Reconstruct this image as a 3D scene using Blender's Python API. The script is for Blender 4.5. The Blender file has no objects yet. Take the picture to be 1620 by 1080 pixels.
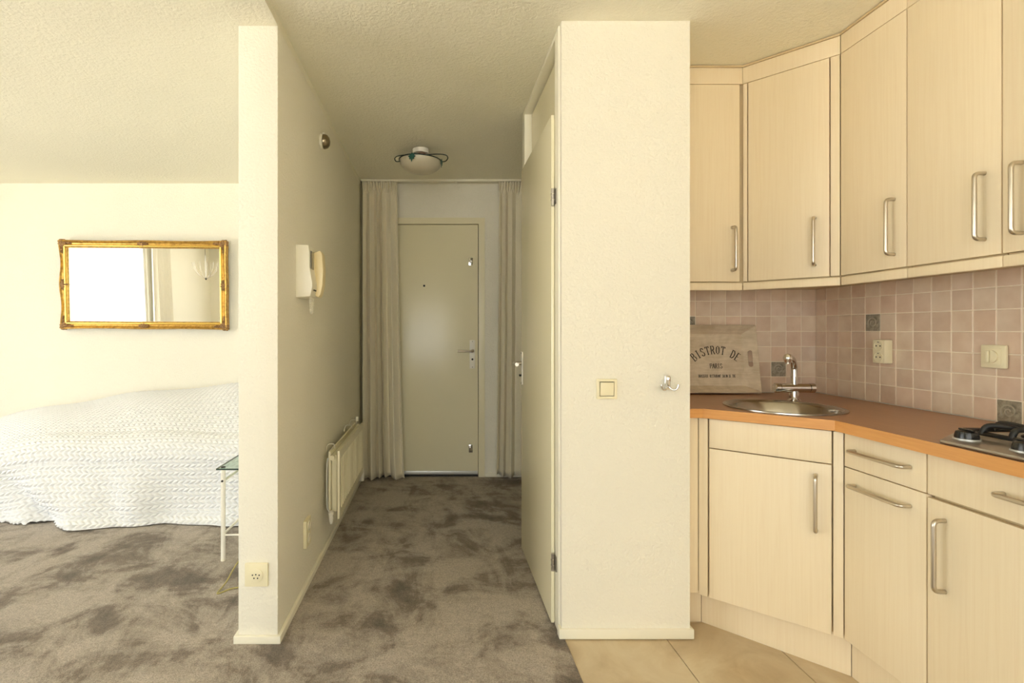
import bpy, bmesh, math, random
import numpy as np
from mathutils import Vector, Matrix
random.seed(7); np.random.seed(7)
SC = bpy.context.scene
COL = SC.collection
PI = math.pi

# ---------------------------------------------------------------- camera, world, exposure
F_PX, VPX, VPY, EYE = 810.0, 690.0, 523.0, 1.22
cam_d = bpy.data.cameras.new('camera'); cam = bpy.data.objects.new('camera', cam_d); COL.objects.link(cam)
cam.location = (0, 0, EYE); cam.rotation_euler = (PI/2, 0, 0)
cam_d.sensor_width = 36.0; cam_d.lens = F_PX/1620*36
cam_d.shift_x = (810-VPX)/1620; cam_d.shift_y = -(540-VPY)/1620
cam_d.clip_start = 0.02
SC.camera = cam

world = bpy.data.worlds.new('world'); SC.world = world; world.use_nodes = True
wb = world.node_tree.nodes['Background']
wb.inputs[0].default_value = (0.98, 0.99, 1.0, 1); wb.inputs[1].default_value = 1.0

SC.view_settings.view_transform = 'Standard'; SC.view_settings.look = 'None'
SC.view_settings.exposure = 2.29; SC.view_settings.gamma = 1.0
SC.view_settings.use_curve_mapping = False
try:
    SC.cycles.use_denoising = True
    SC.cycles.max_bounces = 12; SC.cycles.diffuse_bounces = 8; SC.cycles.glossy_bounces = 6
    SC.cycles.transparent_max_bounces = 16; SC.cycles.transmission_bounces = 8
    SC.cycles.sample_clamp_indirect = 12; SC.cycles.caustics_reflective = False; SC.cycles.caustics_refractive = False
except Exception:
    pass

# room extents
XL, XR, YF, YB, ZC = -5.0, 1.942, -2.9, 4.27, 2.448
# windows: (side wall, along range, z range)
WIN_L = (-0.45, 2.95, 0.10, 2.34)       # left wall, y range
WIN_B = (-3.6, 1.00, 0.40, 2.36)        # wall behind the camera, x range

sun_d = bpy.data.lights.new('bounce_sun', 'SUN'); sun_d.energy = 9.0; sun_d.angle = 0.02; sun_d.color = (1.0, 0.97, 0.92)
bounce_sun = bpy.data.objects.new('bounce_sun', sun_d); COL.objects.link(bounce_sun); bounce_sun.location = (8, 3, 9)
bounce_sun.rotation_euler = Vector((-0.75, -0.22, -0.85)).to_track_quat('-Z', 'Y').to_euler()   # added behind the kitchen: brightens the ground for ceiling bounce, no direct rays indoors
def portal(name, loc, rot, sx, sy):
    d = bpy.data.lights.new(name, 'AREA'); d.shape = 'RECTANGLE'; d.size = sx; d.size_y = sy
    d.cycles.is_portal = True
    o = bpy.data.objects.new(name, d); COL.objects.link(o); o.location = loc; o.rotation_euler = rot
    return o
portal('window_portal', (XL-0.06, (WIN_L[0]+WIN_L[1])/2, (WIN_L[2]+WIN_L[3])/2), (0, -PI/2, 0), WIN_L[3]-WIN_L[2], WIN_L[1]-WIN_L[0])
portal('window_portal', ((WIN_B[0]+WIN_B[1])/2, YF-0.06, (WIN_B[2]+WIN_B[3])/2), (PI/2, 0, 0), WIN_B[1]-WIN_B[0], WIN_B[3]-WIN_B[2])

# ---------------------------------------------------------------- materials
MATS = {}
def new_mat(name, col, rough=0.5, metal=0.0, spec=0.5, **kw):
    m = bpy.data.materials.new(name); m.use_nodes = True
    b = m.node_tree.nodes['Principled BSDF']
    b.inputs['Base Color'].default_value = (*col, 1); b.inputs['Roughness'].default_value = rough
    b.inputs['Metallic'].default_value = metal; b.inputs['Specular IOR Level'].default_value = spec
    for k, v in kw.items():
        b.inputs[k.replace('_', ' ')].default_value = v
    MATS[name] = m
    return m, m.node_tree, b
def N(nt, typ, **kw):
    n = nt.nodes.new(typ)
    for k, v in kw.items():
        if k.startswith('i_'):
            key = k[2:].replace('_', ' ')
            n.inputs[key].default_value = v
        else:
            setattr(n, k, v)
    return n
def coords(nt, scale=(1, 1, 1), kind='Object', rot=(0, 0, 0)):
    tc = N(nt, 'ShaderNodeTexCoord'); mp = N(nt, 'ShaderNodeMapping')
    mp.inputs['Scale'].default_value = scale; mp.inputs['Rotation'].default_value = rot
    nt.links.new(tc.outputs[kind], mp.inputs['Vector'])
    return mp.outputs['Vector']
def noise(nt, vec, scale, detail=4, rough=0.55, dist=0.0):
    n = N(nt, 'ShaderNodeTexNoise'); n.inputs['Scale'].default_value = scale; n.inputs['Detail'].default_value = detail
    n.inputs['Roughness'].default_value = rough; n.inputs['Distortion'].default_value = dist
    nt.links.new(vec, n.inputs['Vector'])
    return n.outputs['Fac']
def ramp(nt, fac, stops):
    r = N(nt, 'ShaderNodeValToRGB'); e = r.color_ramp.elements
    while len(e) < len(stops): e.new(0.5)
    for i, (p, c) in enumerate(stops):
        e[i].position = p; e[i].color = (*c, 1) if len(c) == 3 else c
    nt.links.new(fac, r.inputs['Fac'])
    return r.outputs['Color']
def mixc(nt, fac, a, b, mode='MIX'):
    m = N(nt, 'ShaderNodeMix', data_type='RGBA', blend_type=mode)
    def put(idx, v):
        s = m.inputs[idx]
        if hasattr(v, 'links') or isinstance(v, bpy.types.NodeSocket): nt.links.new(v, s)
        elif isinstance(v, (int, float)): s.default_value = v
        else: s.default_value = (*v, 1)
    put(0, fac); put(6, a); put(7, b)
    return m.outputs[2]
def bump(nt, bsdf, height, strength=0.3, dist=0.002):
    bp = N(nt, 'ShaderNodeBump'); bp.inputs['Strength'].default_value = strength; bp.inputs['Distance'].default_value = dist
    nt.links.new(height, bp.inputs['Height']); nt.links.new(bp.outputs['Normal'], bsdf.inputs['Normal'])

def plaster(name, col, scale=90, strength=0.8, dist=0.006, rough=0.9):
    m, nt, b = new_mat(name, col, rough, spec=0.2)
    v = coords(nt)
    bump(nt, b, noise(nt, v, scale, 5, 0.6), strength, dist)
    c = noise(nt, v, 1.3, 3)
    nt.links.new(ramp(nt, c, [(0.3, tuple(x*0.97 for x in col)), (0.7, col)]), b.inputs['Base Color'])
    return m
WALL_C = (0.878, 0.852, 0.752)
plaster('wall', WALL_C)
plaster('ceiling', (0.89, 0.865, 0.735), 70, 0.8, 0.006)
new_mat('trim', (0.86, 0.83, 0.70), 0.4)
new_mat('door_paint', (0.83, 0.78, 0.575), 0.22)
new_mat('white_plastic', (0.85, 0.82, 0.70), 0.35)
new_mat('ivory_plastic', (0.83, 0.77, 0.55), 0.35)
new_mat('yellowed_plastic', (0.82, 0.70, 0.42), 0.35)
new_mat('radiator_paint', (0.84, 0.79, 0.60), 0.3)
new_mat('dark', (0.02, 0.018, 0.015), 0.6)
new_mat('dark_glass', (0.16, 0.15, 0.12), 0.15)
new_mat('chrome', (0.80, 0.79, 0.77), 0.08, 1.0)
new_mat('satin_steel', (0.60, 0.54, 0.45), 0.28, 1.0)
new_mat('sink_steel', (0.46, 0.42, 0.36), 0.2, 1.0)
new_mat('brushed_steel', (0.50, 0.47, 0.42), 0.34, 1.0)
new_mat('aluminium', (0.72, 0.73, 0.72), 0.35, 0.6)
new_mat('cast_iron', (0.012, 0.012, 0.012), 0.45)
new_mat('mirror_glass', (0.97, 0.98, 0.97), 0.0, 1.0)
new_mat('white_metal', (0.86, 0.83, 0.75), 0.35)
new_mat('cable', (0.42, 0.36, 0.13), 0.5)
new_mat('ink', (0.030, 0.022, 0.016), 0.7)
new_mat('copper_brown', (0.22, 0.10, 0.05), 0.5)
new_mat('wire_green', (0.035, 0.05, 0.04), 0.4, 0.5)
new_mat('leaf_green', (0.02, 0.10, 0.085), 0.45)
new_mat('alabaster', (0.60, 0.555, 0.44), 0.3)
new_mat('bronze', (0.30, 0.25, 0.17), 0.28, 1.0)
new_mat('exterior', (0.45, 0.46, 0.38), 0.9)
new_mat('bounce_ground', (0.56, 0.52, 0.46), 0.9)
new_mat('window_frame', (0.82, 0.82, 0.78), 0.4)
new_mat('knob_black', (0.015, 0.014, 0.013), 0.25)

# laminate fronts with a faint vertical ash grain
m, nt, b = new_mat('laminate', (0.80, 0.69, 0.49), 0.42)
v = coords(nt, (38, 38, 1.0))
g = noise(nt, v, 3.2, 6, 0.6, 0.6)
nt.links.new(ramp(nt, g, [(0.25, (0.785, 0.66, 0.465)), (0.5, (0.815, 0.70, 0.505)), (0.75, (0.835, 0.725, 0.535))]), b.inputs['Base Color'])
bump(nt, b, g, 0.06, 0.001)
new_mat('cabinet_body', (0.62, 0.50, 0.30), 0.6)

# beech worktop: top darkened as shaded, edge brightened as lit
def beech(name, c0, c1, rough, sc):
    m, nt, b = new_mat(name, c0, rough)
    v = coords(nt, sc)
    g = noise(nt, v, 4.0, 6, 0.6, 0.4)
    nt.links.new(ramp(nt, g, [(0.3, c0), (0.7, c1)]), b.inputs['Base Color'])
beech('worktop', (0.37, 0.19, 0.10), (0.42, 0.225, 0.12), 0.33, (14, 2.0, 14))
beech('worktop_lit_edge', (0.60, 0.285, 0.085), (0.68, 0.345, 0.115), 0.3, (2.5, 2.5, 40))

# carpet: velvet pile brushed into patches
m, nt, b = new_mat('carpet', (0.3, 0.26, 0.21), 1.0, spec=0.05)
v = coords(nt, (1.0, 1.35, 1))
p1 = noise(nt, v, 2.7, 8, 0.66, 0.6)
p2 = noise(nt, coords(nt, (1, 0.5, 1), rot=(0, 0, 0.5)), 5.2, 7, 0.66, 0.8)
sp = noise(nt, coords(nt), 190, 3, 0.7)
sp2 = noise(nt, coords(nt), 60, 4, 0.7)
pm = mixc(nt, 0.42, p1, p2)
base = ramp(nt, pm, [(0.37, (0.118, 0.090, 0.066)), (0.445, (0.215, 0.172, 0.132)), (0.48, (0.345, 0.290, 0.234)), (0.545, (0.470, 0.410, 0.345))])
spk = ramp(nt, sp, [(0.25, (0.45, 0.45, 0.45)), (0.75, (1.45, 1.45, 1.45))])
spk2 = ramp(nt, sp2, [(0.25, (0.75, 0.75, 0.75)), (0.75, (1.2, 1.2, 1.2))])
c = mixc(nt, 0.9, base, spk, 'MULTIPLY'); c = mixc(nt, 0.8, c, spk2, 'MULTIPLY')
nt.links.new(c, b.inputs['Base Color'])
b.inputs['Sheen Weight'].default_value = 0.25; b.inputs['Sheen Roughness'].default_value = 0.6
bump(nt, b, sp, 0.9, 0.006)

# kitchen floor tile
m, nt, b = new_mat('floor_tile', (0.55, 0.44, 0.29), 0.35)
v = coords(nt, kind='Object'); oi = N(nt, 'ShaderNodeObjectInfo')
vadd = N(nt, 'ShaderNodeVectorMath', operation='ADD'); nt.links.new(v, vadd.inputs[0]); nt.links.new(oi.outputs['Location'], vadd.inputs[1])
g = noise(nt, vadd.outputs[0], 4.0, 8, 0.6, 1.2)
nt.links.new(ramp(nt, g, [(0.3, (0.47, 0.36, 0.225)), (0.5, (0.58, 0.47, 0.31)), (0.72, (0.66, 0.57, 0.41))]), b.inputs['Base Color'])
new_mat('floor_grout', (0.30, 0.22, 0.14), 0.9)

# wall tiles
m, nt, b = new_mat('wall_tile', (0.66, 0.5, 0.4), 0.28)
oi = N(nt, 'ShaderNodeObjectInfo')
v = coords(nt)
vadd = N(nt, 'ShaderNodeVectorMath', operation='ADD'); nt.links.new(v, vadd.inputs[0])
vs = N(nt, 'ShaderNodeVectorMath', operation='SCALE'); nt.links.new(oi.outputs['Location'], vs.inputs[0]); vs.inputs['Scale'].default_value = 3.7
nt.links.new(vs.outputs[0], vadd.inputs[1])
g = noise(nt, vadd.outputs[0], 11, 3, 0.5)
ca = ramp(nt, oi.outputs['Random'], [(0.0, (0.66, 0.525, 0.415)), (0.3, (0.72, 0.605, 0.485)), (0.6, (0.75, 0.625, 0.495)), (0.85, (0.73, 0.57, 0.45)), (1.0, (0.69, 0.58, 0.485))])
cb = ramp(nt, g, [(0.3, (0.90, 0.84, 0.80)), (0.7, (1.06, 1.08, 1.08))])
nt.links.new(mixc(nt, 1.0, ca, cb, 'MULTIPLY'), b.inputs['Base Color'])
new_mat('tile_grout', (0.86, 0.78, 0.64), 0.9)
m, nt, b = new_mat('decor_tile', (0.3, 0.28, 0.22), 0.35)
g = noise(nt, coords(nt), 30, 5, 0.6, 2.0)
nt.links.new(ramp(nt, g, [(0.3, (0.16, 0.145, 0.11)), (0.7, (0.42, 0.38, 0.29))]), b.inputs['Base Color'])
new_mat('decor_relief', (0.40, 0.36, 0.28), 0.3)

# quilt, fabrics
m, nt, b = new_mat('quilt', (0.83, 0.845, 0.865), 0.85, spec=0.2)
b.inputs['Sheen Weight'].default_value = 0.2
bump(nt, b, noise(nt, coords(nt), 260, 3), 0.15, 0.001)
def fabric(name, col, tr=0.0):
    m, nt, b = new_mat(name, col, 0.95, spec=0.1)
    v = coords(nt)
    g = noise(nt, coords(nt, (220, 220, 40)), 2.0, 3)
    nt.links.new(ramp(nt, g, [(0.3, tuple(x*0.9 for x in col)), (0.7, col)]), b.inputs['Base Color'])
    bump(nt, b, g, 0.15, 0.001)
fabric('curtain_linen', (0.86, 0.81, 0.67))
fabric('curtain_white', (0.88, 0.85, 0.76))

# gold
m, nt, b = new_mat('gold', (0.78, 0.46, 0.075), 0.3, 0.85)
g = noise(nt, coords(nt), 45, 5, 0.65)
nt.links.new(ramp(nt, g, [(0.3, (0.30, 0.165, 0.045)), (0.6, (0.62, 0.38, 0.095))]), b.inputs['Base Color'])
bump(nt, b, g, 0.25, 0.002)
m, nt, b = new_mat('gold_bright', (0.88, 0.60, 0.16), 0.2, 0.9)
m, nt, b = new_mat('gold_aged', (0.30, 0.16, 0.06), 0.5, 0.5)
g = noise(nt, coords(nt), 120, 4, 0.7)
nt.links.new(ramp(nt, g, [(0.35, (0.16, 0.08, 0.035)), (0.65, (0.48, 0.29, 0.13))]), b.inputs['Base Color'])
bump(nt, b, g, 0.5, 0.003)

# tray wood
m, nt, b = new_mat('tray_wood', (0.55, 0.43, 0.27), 0.7)
g = noise(nt, coords(nt, (4, 8, 40)), 2.5, 6, 0.6, 0.7)
g2 = noise(nt, coords(nt), 12, 4, 0.6, 0.5)
c1 = ramp(nt, g, [(0.3, (0.56, 0.46, 0.33)), (0.7, (0.68, 0.58, 0.44))])
c2 = ramp(nt, g2, [(0.35, (0.86, 0.84, 0.80)), (0.6, (1.05, 1.05, 1.05))])
nt.links.new(mixc(nt, 1.0, c1, c2, 'MULTIPLY'), b.inputs['Base Color'])

# panes: thin clear glass
def pane_mat(name, col, refl):
    m = bpy.data.materials.new(name); m.use_nodes = True; nt = m.node_tree; nt.nodes.clear()
    out = N(nt, 'ShaderNodeOutputMaterial'); tr = N(nt, 'ShaderNodeBsdfTransparent'); gl = N(nt, 'ShaderNodeBsdfGlossy')
    tr.inputs[0].default_value = (*col, 1); gl.inputs['Roughness'].default_value = 0.02
    fr = N(nt, 'ShaderNodeFresnel'); fr.inputs[0].default_value = refl
    geo_ = N(nt, 'ShaderNodeNewGeometry'); inv = N(nt, 'ShaderNodeMath', operation='SUBTRACT'); inv.inputs[0].default_value = 1.0
    nt.links.new(geo_.outputs['Backfacing'], inv.inputs[1]); mul = N(nt, 'ShaderNodeMath', operation='MULTIPLY')
    nt.links.new(fr.outputs[0], mul.inputs[0]); nt.links.new(inv.outputs[0], mul.inputs[1])     # only the front surface of a pane reflects
    mx = N(nt, 'ShaderNodeMixShader'); nt.links.new(mul.outputs[0], mx.inputs[0]); nt.links.new(tr.outputs[0], mx.inputs[1]); nt.links.new(gl.outputs[0], mx.inputs[2])
    nt.links.new(mx.outputs[0], out.inputs[0]); MATS[name] = m
pane_mat('window_glass', (0.97, 0.98, 0.97), 1.4)
pane_mat('table_glass', (0.72, 0.82, 0.76), 1.45)
new_mat('glass_edge', (0.03, 0.06, 0.05), 0.15)

# ---------------------------------------------------------------- geometry helpers: a "geo" is (verts, faces)
def g_box(x0, x1, y0, y1, z0, z1):
    v = [(x, y, z) for z in (z0, z1) for y in (y0, y1) for x in (x0, x1)]
    f = [(0, 2, 3, 1), (4, 5, 7, 6), (0, 1, 5, 4), (1, 3, 7, 5), (3, 2, 6, 7), (2, 0, 4, 6)]
    return v, f
def g_map(geo, T):
    return [tuple(T(*p)) for p in geo[0]], geo[1]
def g_join(*gs):
    V, Fc = [], []
    for v, f in gs:
        o = len(V); V += list(v); Fc += [tuple(i+o for i in q) for q in f]
    return V, Fc
def g_tube(pts, r, n=10, closed=False):
    pts = [Vector(p) for p in pts]; m = len(pts); V = []; Fc = []
    rs = r if isinstance(r, (list, tuple)) else [r]*m
    tan = []
    for i in range(m):
        a = pts[(i-1) % m] if (closed or i > 0) else pts[i]
        c = pts[(i+1) % m] if (closed or i < m-1) else pts[i]
        tan.append((c-a).normalized())
    up = Vector((0, 0, 1))
    if abs(tan[0].dot(up)) > 0.9: up = Vector((1, 0, 0))
    nrm = (up - tan[0]*up.dot(tan[0])).normalized()
    for i in range(m):
        nrm = (nrm - tan[i]*nrm.dot(tan[i])).normalized(); bi = tan[i].cross(nrm)
        for k in range(n):
            a = 2*PI*k/n
            V.append(tuple(pts[i] + (nrm*math.cos(a)+bi*math.sin(a))*rs[i]))
    for i in range(m if closed else m-1):
        for k in range(n):
            j = (i+1) % m
            Fc.append((i*n+k, i*n+(k+1) % n, j*n+(k+1) % n, j*n+k))
    if not closed:
        Fc.append(tuple(range(n-1, -1, -1))); Fc.append(tuple((m-1)*n+k for k in range(n)))
    return V, Fc
def g_lathe(prof, c, n=24, axis='z', cap=True):
    V = []; Fc = []
    for (r, h) in prof:
        for k in range(n):
            a = 2*PI*k/n; p = (r*math.cos(a), r*math.sin(a), h)
            if axis == 'x': p = (h, p[0], p[1])
            elif axis == 'y': p = (p[0], h, -p[1])
            V.append((c[0]+p[0], c[1]+p[1], c[2]+p[2]))
    m = len(prof)
    for i in range(m-1):
        for k in range(n):
            Fc.append((i*n+k, i*n+(k+1) % n, (i+1)*n+(k+1) % n, (i+1)*n+k))
    if cap:
        Fc.append(tuple(range(n-1, -1, -1))); Fc.append(tuple((m-1)*n+k for k in range(n)))
    return V, Fc
def g_extrude(outer, z0, z1, holes=(), bevel=0.0):
    """polygon (with holes) in XY extruded between z0 and z1"""
    cu = bpy.data.curves.new('tmp', 'CURVE'); cu.dimensions = '2D'; cu.fill_mode = 'BOTH'
    cu.extrude = (z1-z0)/2-bevel; cu.bevel_depth = bevel; cu.bevel_resolution = 1; cu.offset = -bevel
    for loop in (outer, *holes):
        s = cu.splines.new('POLY'); s.points.add(len(loop)-1); s.use_cyclic_u = True
        for p, q in zip(s.points, loop): p.co = (q[0], q[1], 0, 1)
    o = bpy.data.objects.new('tmp', cu); me = bpy.data.meshes.new_from_object(o)
    V = [(v.co.x, v.co.y, v.co.z+(z0+z1)/2) for v in me.vertices]; Fc = [tuple(p.vertices) for p in me.polygons]
    bpy.data.objects.remove(o); bpy.data.curves.remove(cu); bpy.data.meshes.remove(me)
    return V, Fc
def g_prism(poly, a0, a1, T):
    """convex or concave polygon (p,q) extruded along a; T(p,q,a)->world; one n-gon cap each"""
    n = len(poly)
    V = [tuple(T(p, q, a0)) for p, q in poly]+[tuple(T(p, q, a1)) for p, q in poly]
    Fc = [tuple(range(n-1, -1, -1)), tuple(range(n, 2*n))]+[(i, (i+1) % n, n+(i+1) % n, n+i) for i in range(n)]
    return V, Fc
def g_grid(P, closed_u=False):
    """P: array (m,n,3)"""
    m, n = P.shape[:2]
    V = P.reshape(-1, 3); i = np.arange(m-1)[:, None]*n+np.arange(n-1)[None, :]
    Fc = np.stack([i, i+1, i+n+1, i+n], -1).reshape(-1, 4)
    return V, Fc
ORG = {}
def origin(o):
    return ORG.get(o.name, Vector((0, 0, 0))) if o else Vector((0, 0, 0))
def tag(o, label=None, cat=None, group=None, kind=None):
    if label: o['label'] = label
    if cat: o['category'] = cat
    if group: o['group'] = group
    if kind: o['kind'] = kind
    return o
def root(name, loc, label, cat, group=None, kind=None):
    o = bpy.data.objects.new(name, None); COL.objects.link(o); o.location = loc; o.empty_display_size = 0.05
    ORG[o.name] = Vector(loc)
    return tag(o, label, cat, group, kind)
def mk(name, geo, mat, parent=None, loc=None, bevel=0.0, smooth=None, seg=2):
    """one mesh object; geo in world coordinates"""
    V, Fc = geo
    og = origin(parent) if parent else Vector(loc if loc is not None else (0, 0, 0))
    V = np.asarray(V, dtype=float)-np.array(og)
    me = bpy.data.meshes.new(name)
    if isinstance(Fc, np.ndarray):
        me.vertices.add(len(V)); me.vertices.foreach_set('co', V.astype(np.float32).ravel())
        me.loops.add(Fc.size); me.loops.foreach_set('vertex_index', Fc.astype(np.int32).ravel())
        me.polygons.add(len(Fc)); me.polygons.foreach_set('loop_start', np.arange(0, Fc.size, Fc.shape[1], dtype=np.int32))
        me.update(calc_edges=True); me.validate()
    else:
        me.from_pydata([tuple(p) for p in V], [], [tuple(q) for q in Fc])
    if not isinstance(Fc, np.ndarray):
        bm = bmesh.new(); bm.from_mesh(me)
        bmesh.ops.remove_doubles(bm, verts=bm.verts, dist=1e-6)
        bmesh.ops.recalc_face_normals(bm, faces=bm.faces)
        if bevel > 0:
            ed = [e for e in bm.edges if len(e.link_faces) == 2 and e.calc_face_angle(0) > 0.5]
            bmesh.ops.bevel(bm, geom=ed, offset=bevel, segments=seg, affect='EDGES', profile=0.6, clamp_overlap=True)
        bm.to_mesh(me); bm.free()
    me.materials.append(MATS[mat])
    if smooth is not None or bevel > 0:
        for p in me.polygons: p.use_smooth = True
        me.set_sharp_from_angle(angle=math.radians(smooth if smooth else 35))
    o = bpy.data.objects.new(name, me); COL.objects.link(o)
    if parent: o.parent = parent
    else: o.location = og
    ORG[o.name] = og.copy() if parent is None else origin(parent)
    return o
def arc(c, r, a0, a1, n):
    return [(c[0]+r*math.cos(a0+(a1-a0)*i/n), c[1]+r*math.sin(a0+(a1-a0)*i/n)) for i in range(n+1)]
def bez(p0, p1, p2, n=6):
    p0, p1, p2 = map(Vector, (p0, p1, p2))
    return [tuple(p0*(1-t)**2+p1*2*t*(1-t)+p2*t*t) for t in [i/n for i in range(n+1)]]
def smoothpath(pts, n=8):
    P = [Vector(p) for p in pts]; out = []
    for i in range(len(P)-1):
        a = P[max(i-1, 0)]; b_ = P[i]; c_ = P[i+1]; d = P[min(i+2, len(P)-1)]
        for k in range(n):
            t = k/n
            out.append(tuple(0.5*((2*b_)+(c_-a)*t+(2*a-5*b_+4*c_-d)*t*t+(3*b_-a-3*c_+d)*t**3)))
    out.append(tuple(P[-1]))
    return out
def frame_T(P0, P1):
    """local (u, d, z): u metres along P0->P1, d outwards towards the room"""
    U = Vector((P1[0]-P0[0], P1[1]-P0[1])); L = U.length; U /= L
    n = Vector((U.y, -U.x))
    return (lambda u, d, z: (P0[0]+U.x*u+n.x*d, P0[1]+U.y*u+n.y*d, z)), L
def u_at(P0, P1, px):
    """metres along P0->P1 of the vertical plane seen at a photo column"""
    k = (px-VPX)/F_PX; dx, dy = P1[0]-P0[0], P1[1]-P0[1]
    t = (k*P0[1]-P0[0])/(dx-k*dy)
    return t*math.hypot(dx, dy)

# ---------------------------------------------------------------- structure
def struct(name, geo, mat, label, bevel=0.0, parent=None, loc=(0, 0, 0)):
    o = mk(name, geo, mat, parent, loc, bevel)
    if not parent: tag(o, label, None, None, 'structure')
    return o
# carpet
struct('floor', g_extrude([(XL, YF), (0.508, YF), (0.508, 2.90), (1.25, 2.90), (1.25, YB+.1), (XL, YB+.1)], -0.08, 0.004), 'carpet',
       'brown-grey velvet carpet with brushed dark patches', 0.0)
kf = struct('floor_kitchen', g_box(0.508, XR+.1, YF, 2.72, -0.08, -0.006), 'floor_grout', 'beige stone-look tile floor in front of the kitchen units')
TP = 0.405
tile_geo = g_box(0.0015, TP-0.0015, 0.0015, TP-0.0015, -0.006, 0.0)
tme = None
for i in range(4):
    for j in range(13):
        x0 = 0.508+i*TP; y1 = 2.14-j*TP
        if y1-TP < YF: continue
        w = min(TP, XR-x0)
        if w < 0.05: continue
        if tme is None:
            t = mk('tile', tile_geo, 'floor_tile', kf, bevel=0.0012, seg=1); tme = t.data
        else:
            t = bpy.data.objects.new('tile', tme); COL.objects.link(t); t.parent = kf
        t.location = (x0, y1-TP, 0); t.scale = (w/TP, 1, 1)
t = bpy.data.objects.new('tile', tme); COL.objects.link(t); t.parent = kf; t.location = (1.318-.405, 2.14, 0)
t = bpy.data.objects.new('tile', tme); COL.objects.link(t); t.parent = kf; t.location = (1.318, 2.14, 0)

struct('ceiling', g_box(XL, XR+.1, YF, YB+.1, ZC, ZC+.1), 'ceiling', 'cream spray-textured plaster ceiling')

def wall_holes(us, zs, holes, T, d0, d1):
    """connected slab with rectangular openings; us, zs: sorted cut coordinates"""
    def solid(i, j):
        if i < 0 or j < 0 or i >= len(us)-1 or j >= len(zs)-1: return False
        cu, cz = (us[i]+us[i+1])/2, (zs[j]+zs[j+1])/2
        return not any(h[0] < cu < h[1] and h[2] < cz < h[3] for h in holes)
    idx = {}; V = []; Fc = []
    def vid(i, j, k):
        if (i, j, k) not in idx:
            idx[(i, j, k)] = len(V); V.append(tuple(T(us[i], zs[j], (d0, d1)[k])))
        return idx[(i, j, k)]
    for i in range(len(us)-1):
        for j in range(len(zs)-1):
            if not solid(i, j): continue
            Fc.append((vid(i, j, 0), vid(i+1, j, 0), vid(i+1, j+1, 0), vid(i, j+1, 0)))
            Fc.append((vid(i, j, 1), vid(i, j+1, 1), vid(i+1, j+1, 1), vid(i+1, j, 1)))
            for (di, dj, a, b_) in ((-1, 0, (0, 0), (0, 1)), (1, 0, (1, 0), (1, 1)), (0, -1, (0, 0), (1, 0)), (0, 1, (0, 1), (1, 1))):
                if not solid(i+di, j+dj):
                    Fc.append((vid(i+a[0], j+a[1], 0), vid(i+b_[0], j+b_[1], 0), vid(i+b_[0], j+b_[1], 1), vid(i+a[0], j+a[1], 1)))
    return V, Fc
# front door opening
FD0, FD1, FDZ = -0.53, 0.405, 2.16
struct('wall_back', wall_holes([XL-.1, FD0, FD1, 1.25], [0, FDZ, ZC], [(FD0, FD1, 0, FDZ)], lambda u, z, d: (u, d, z), YB, YB+.12), 'wall',
       'cream plaster end wall behind the bed and the front door')
struct('wall_left', wall_holes([YF, WIN_L[0], WIN_L[1], YB], [0, WIN_L[2], WIN_L[3], ZC], [WIN_L], lambda u, z, d: (d, u, z), XL, XL-.12), 'wall', 'cream outer wall with a wide window')
struct('wall_front', wall_holes([XL-.12, WIN_B[0], WIN_B[1], XR+.1], [0, WIN_B[2], WIN_B[3], ZC], [WIN_B], lambda u, z, d: (u, d, z), YF, YF-.12), 'wall', 'cream window wall opposite the hallway')
wr = struct('wall_right', g_box(XR, XR+.1, YF, 2.62, 0, ZC), 'wall', 'kitchen side wall tiled above the worktop')
wk = struct('wall_kitchen_back', g_box(1.006, XR+.1, 2.62, 2.72, 0, ZC), 'wall', 'short kitchen wall tiled behind the sink')
# partition between the bed and the hall, and the shallow beam running on towards the window
struct('wall_hall_left', g_box(-0.773, -0.6185, 2.0, YB, 0, 2.4126), 'wall', 'cream textured partition wall between bed and hallway', 0.004)
struct('trim_beam', g_box(-0.773, -0.6185, YF, YB, 2.4126, ZC), 'ceiling', 'shallow textured ceiling beam above the partition wall')
# closet pillar with its door recess
PX0, PX1, PY0 = 0.4975, 1.006, 2.03
struct('wall_pillar', g_extrude([(PX0, PY0), (PX1, PY0), (PX1, 2.72), (1.30, 2.72), (1.30, 2.95), (PX0, 2.95), (PX0, 2.88), (0.56, 2.88), (0.56, 2.085), (PX0, 2.085)], 0, ZC), 'wall',
       'wide cream textured pillar between hallway and kitchen')
struct('wall_hall_right', g_box(1.25, 1.33, 2.95, YB, 0, ZC), 'wall', 'cream wall of the hallway recess beside the right curtain')

struct('wall_light_stop', g_box(-0.9, 0.9, YB+.125, YB+.2, -.08, 2.6), 'wall', 'unseen panel added behind the front door to stop light leaks')  # added out of view so no daylight leaks through the door gaps
# baseboards
def bboard(name, pts, h, t, label):
    """pts: wall line; board on the right-hand side when walking"""
    outer = []
    P = [Vector(p) for p in pts]; n = len(P)
    for i in range(n):
        ds = []
        if i > 0: ds.append((P[i]-P[i-1]).normalized())
        if i < n-1: ds.append((P[i+1]-P[i]).normalized())
        nn = [Vector((d.y, -d.x)) for d in ds]
        off = nn[0] if len(nn) == 1 else (nn[0]+nn[1])/(1+nn[0].dot(nn[1]))
        outer.append(P[i]+off*t)
    poly = [tuple(p) for p in P]+[tuple(p) for p in reversed(outer)]
    return struct(name, g_extrude(poly, 0.004, h), 'trim', label, 0.003)
bboard('baseboard_hall_left', [(-0.773, 4.25), (-0.773, 2.0), (-0.6185, 2.0), (-0.6185, 4.25)], 0.034, 0.014, 'low cream baseboard wrapping the partition wall')
bboard('baseboard_pillar', [(PX0, 2.055), (PX0, PY0), (PX1, PY0), (PX1, 2.08)], 0.042, 0.012, 'cream baseboard around the pillar foot')
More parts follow.
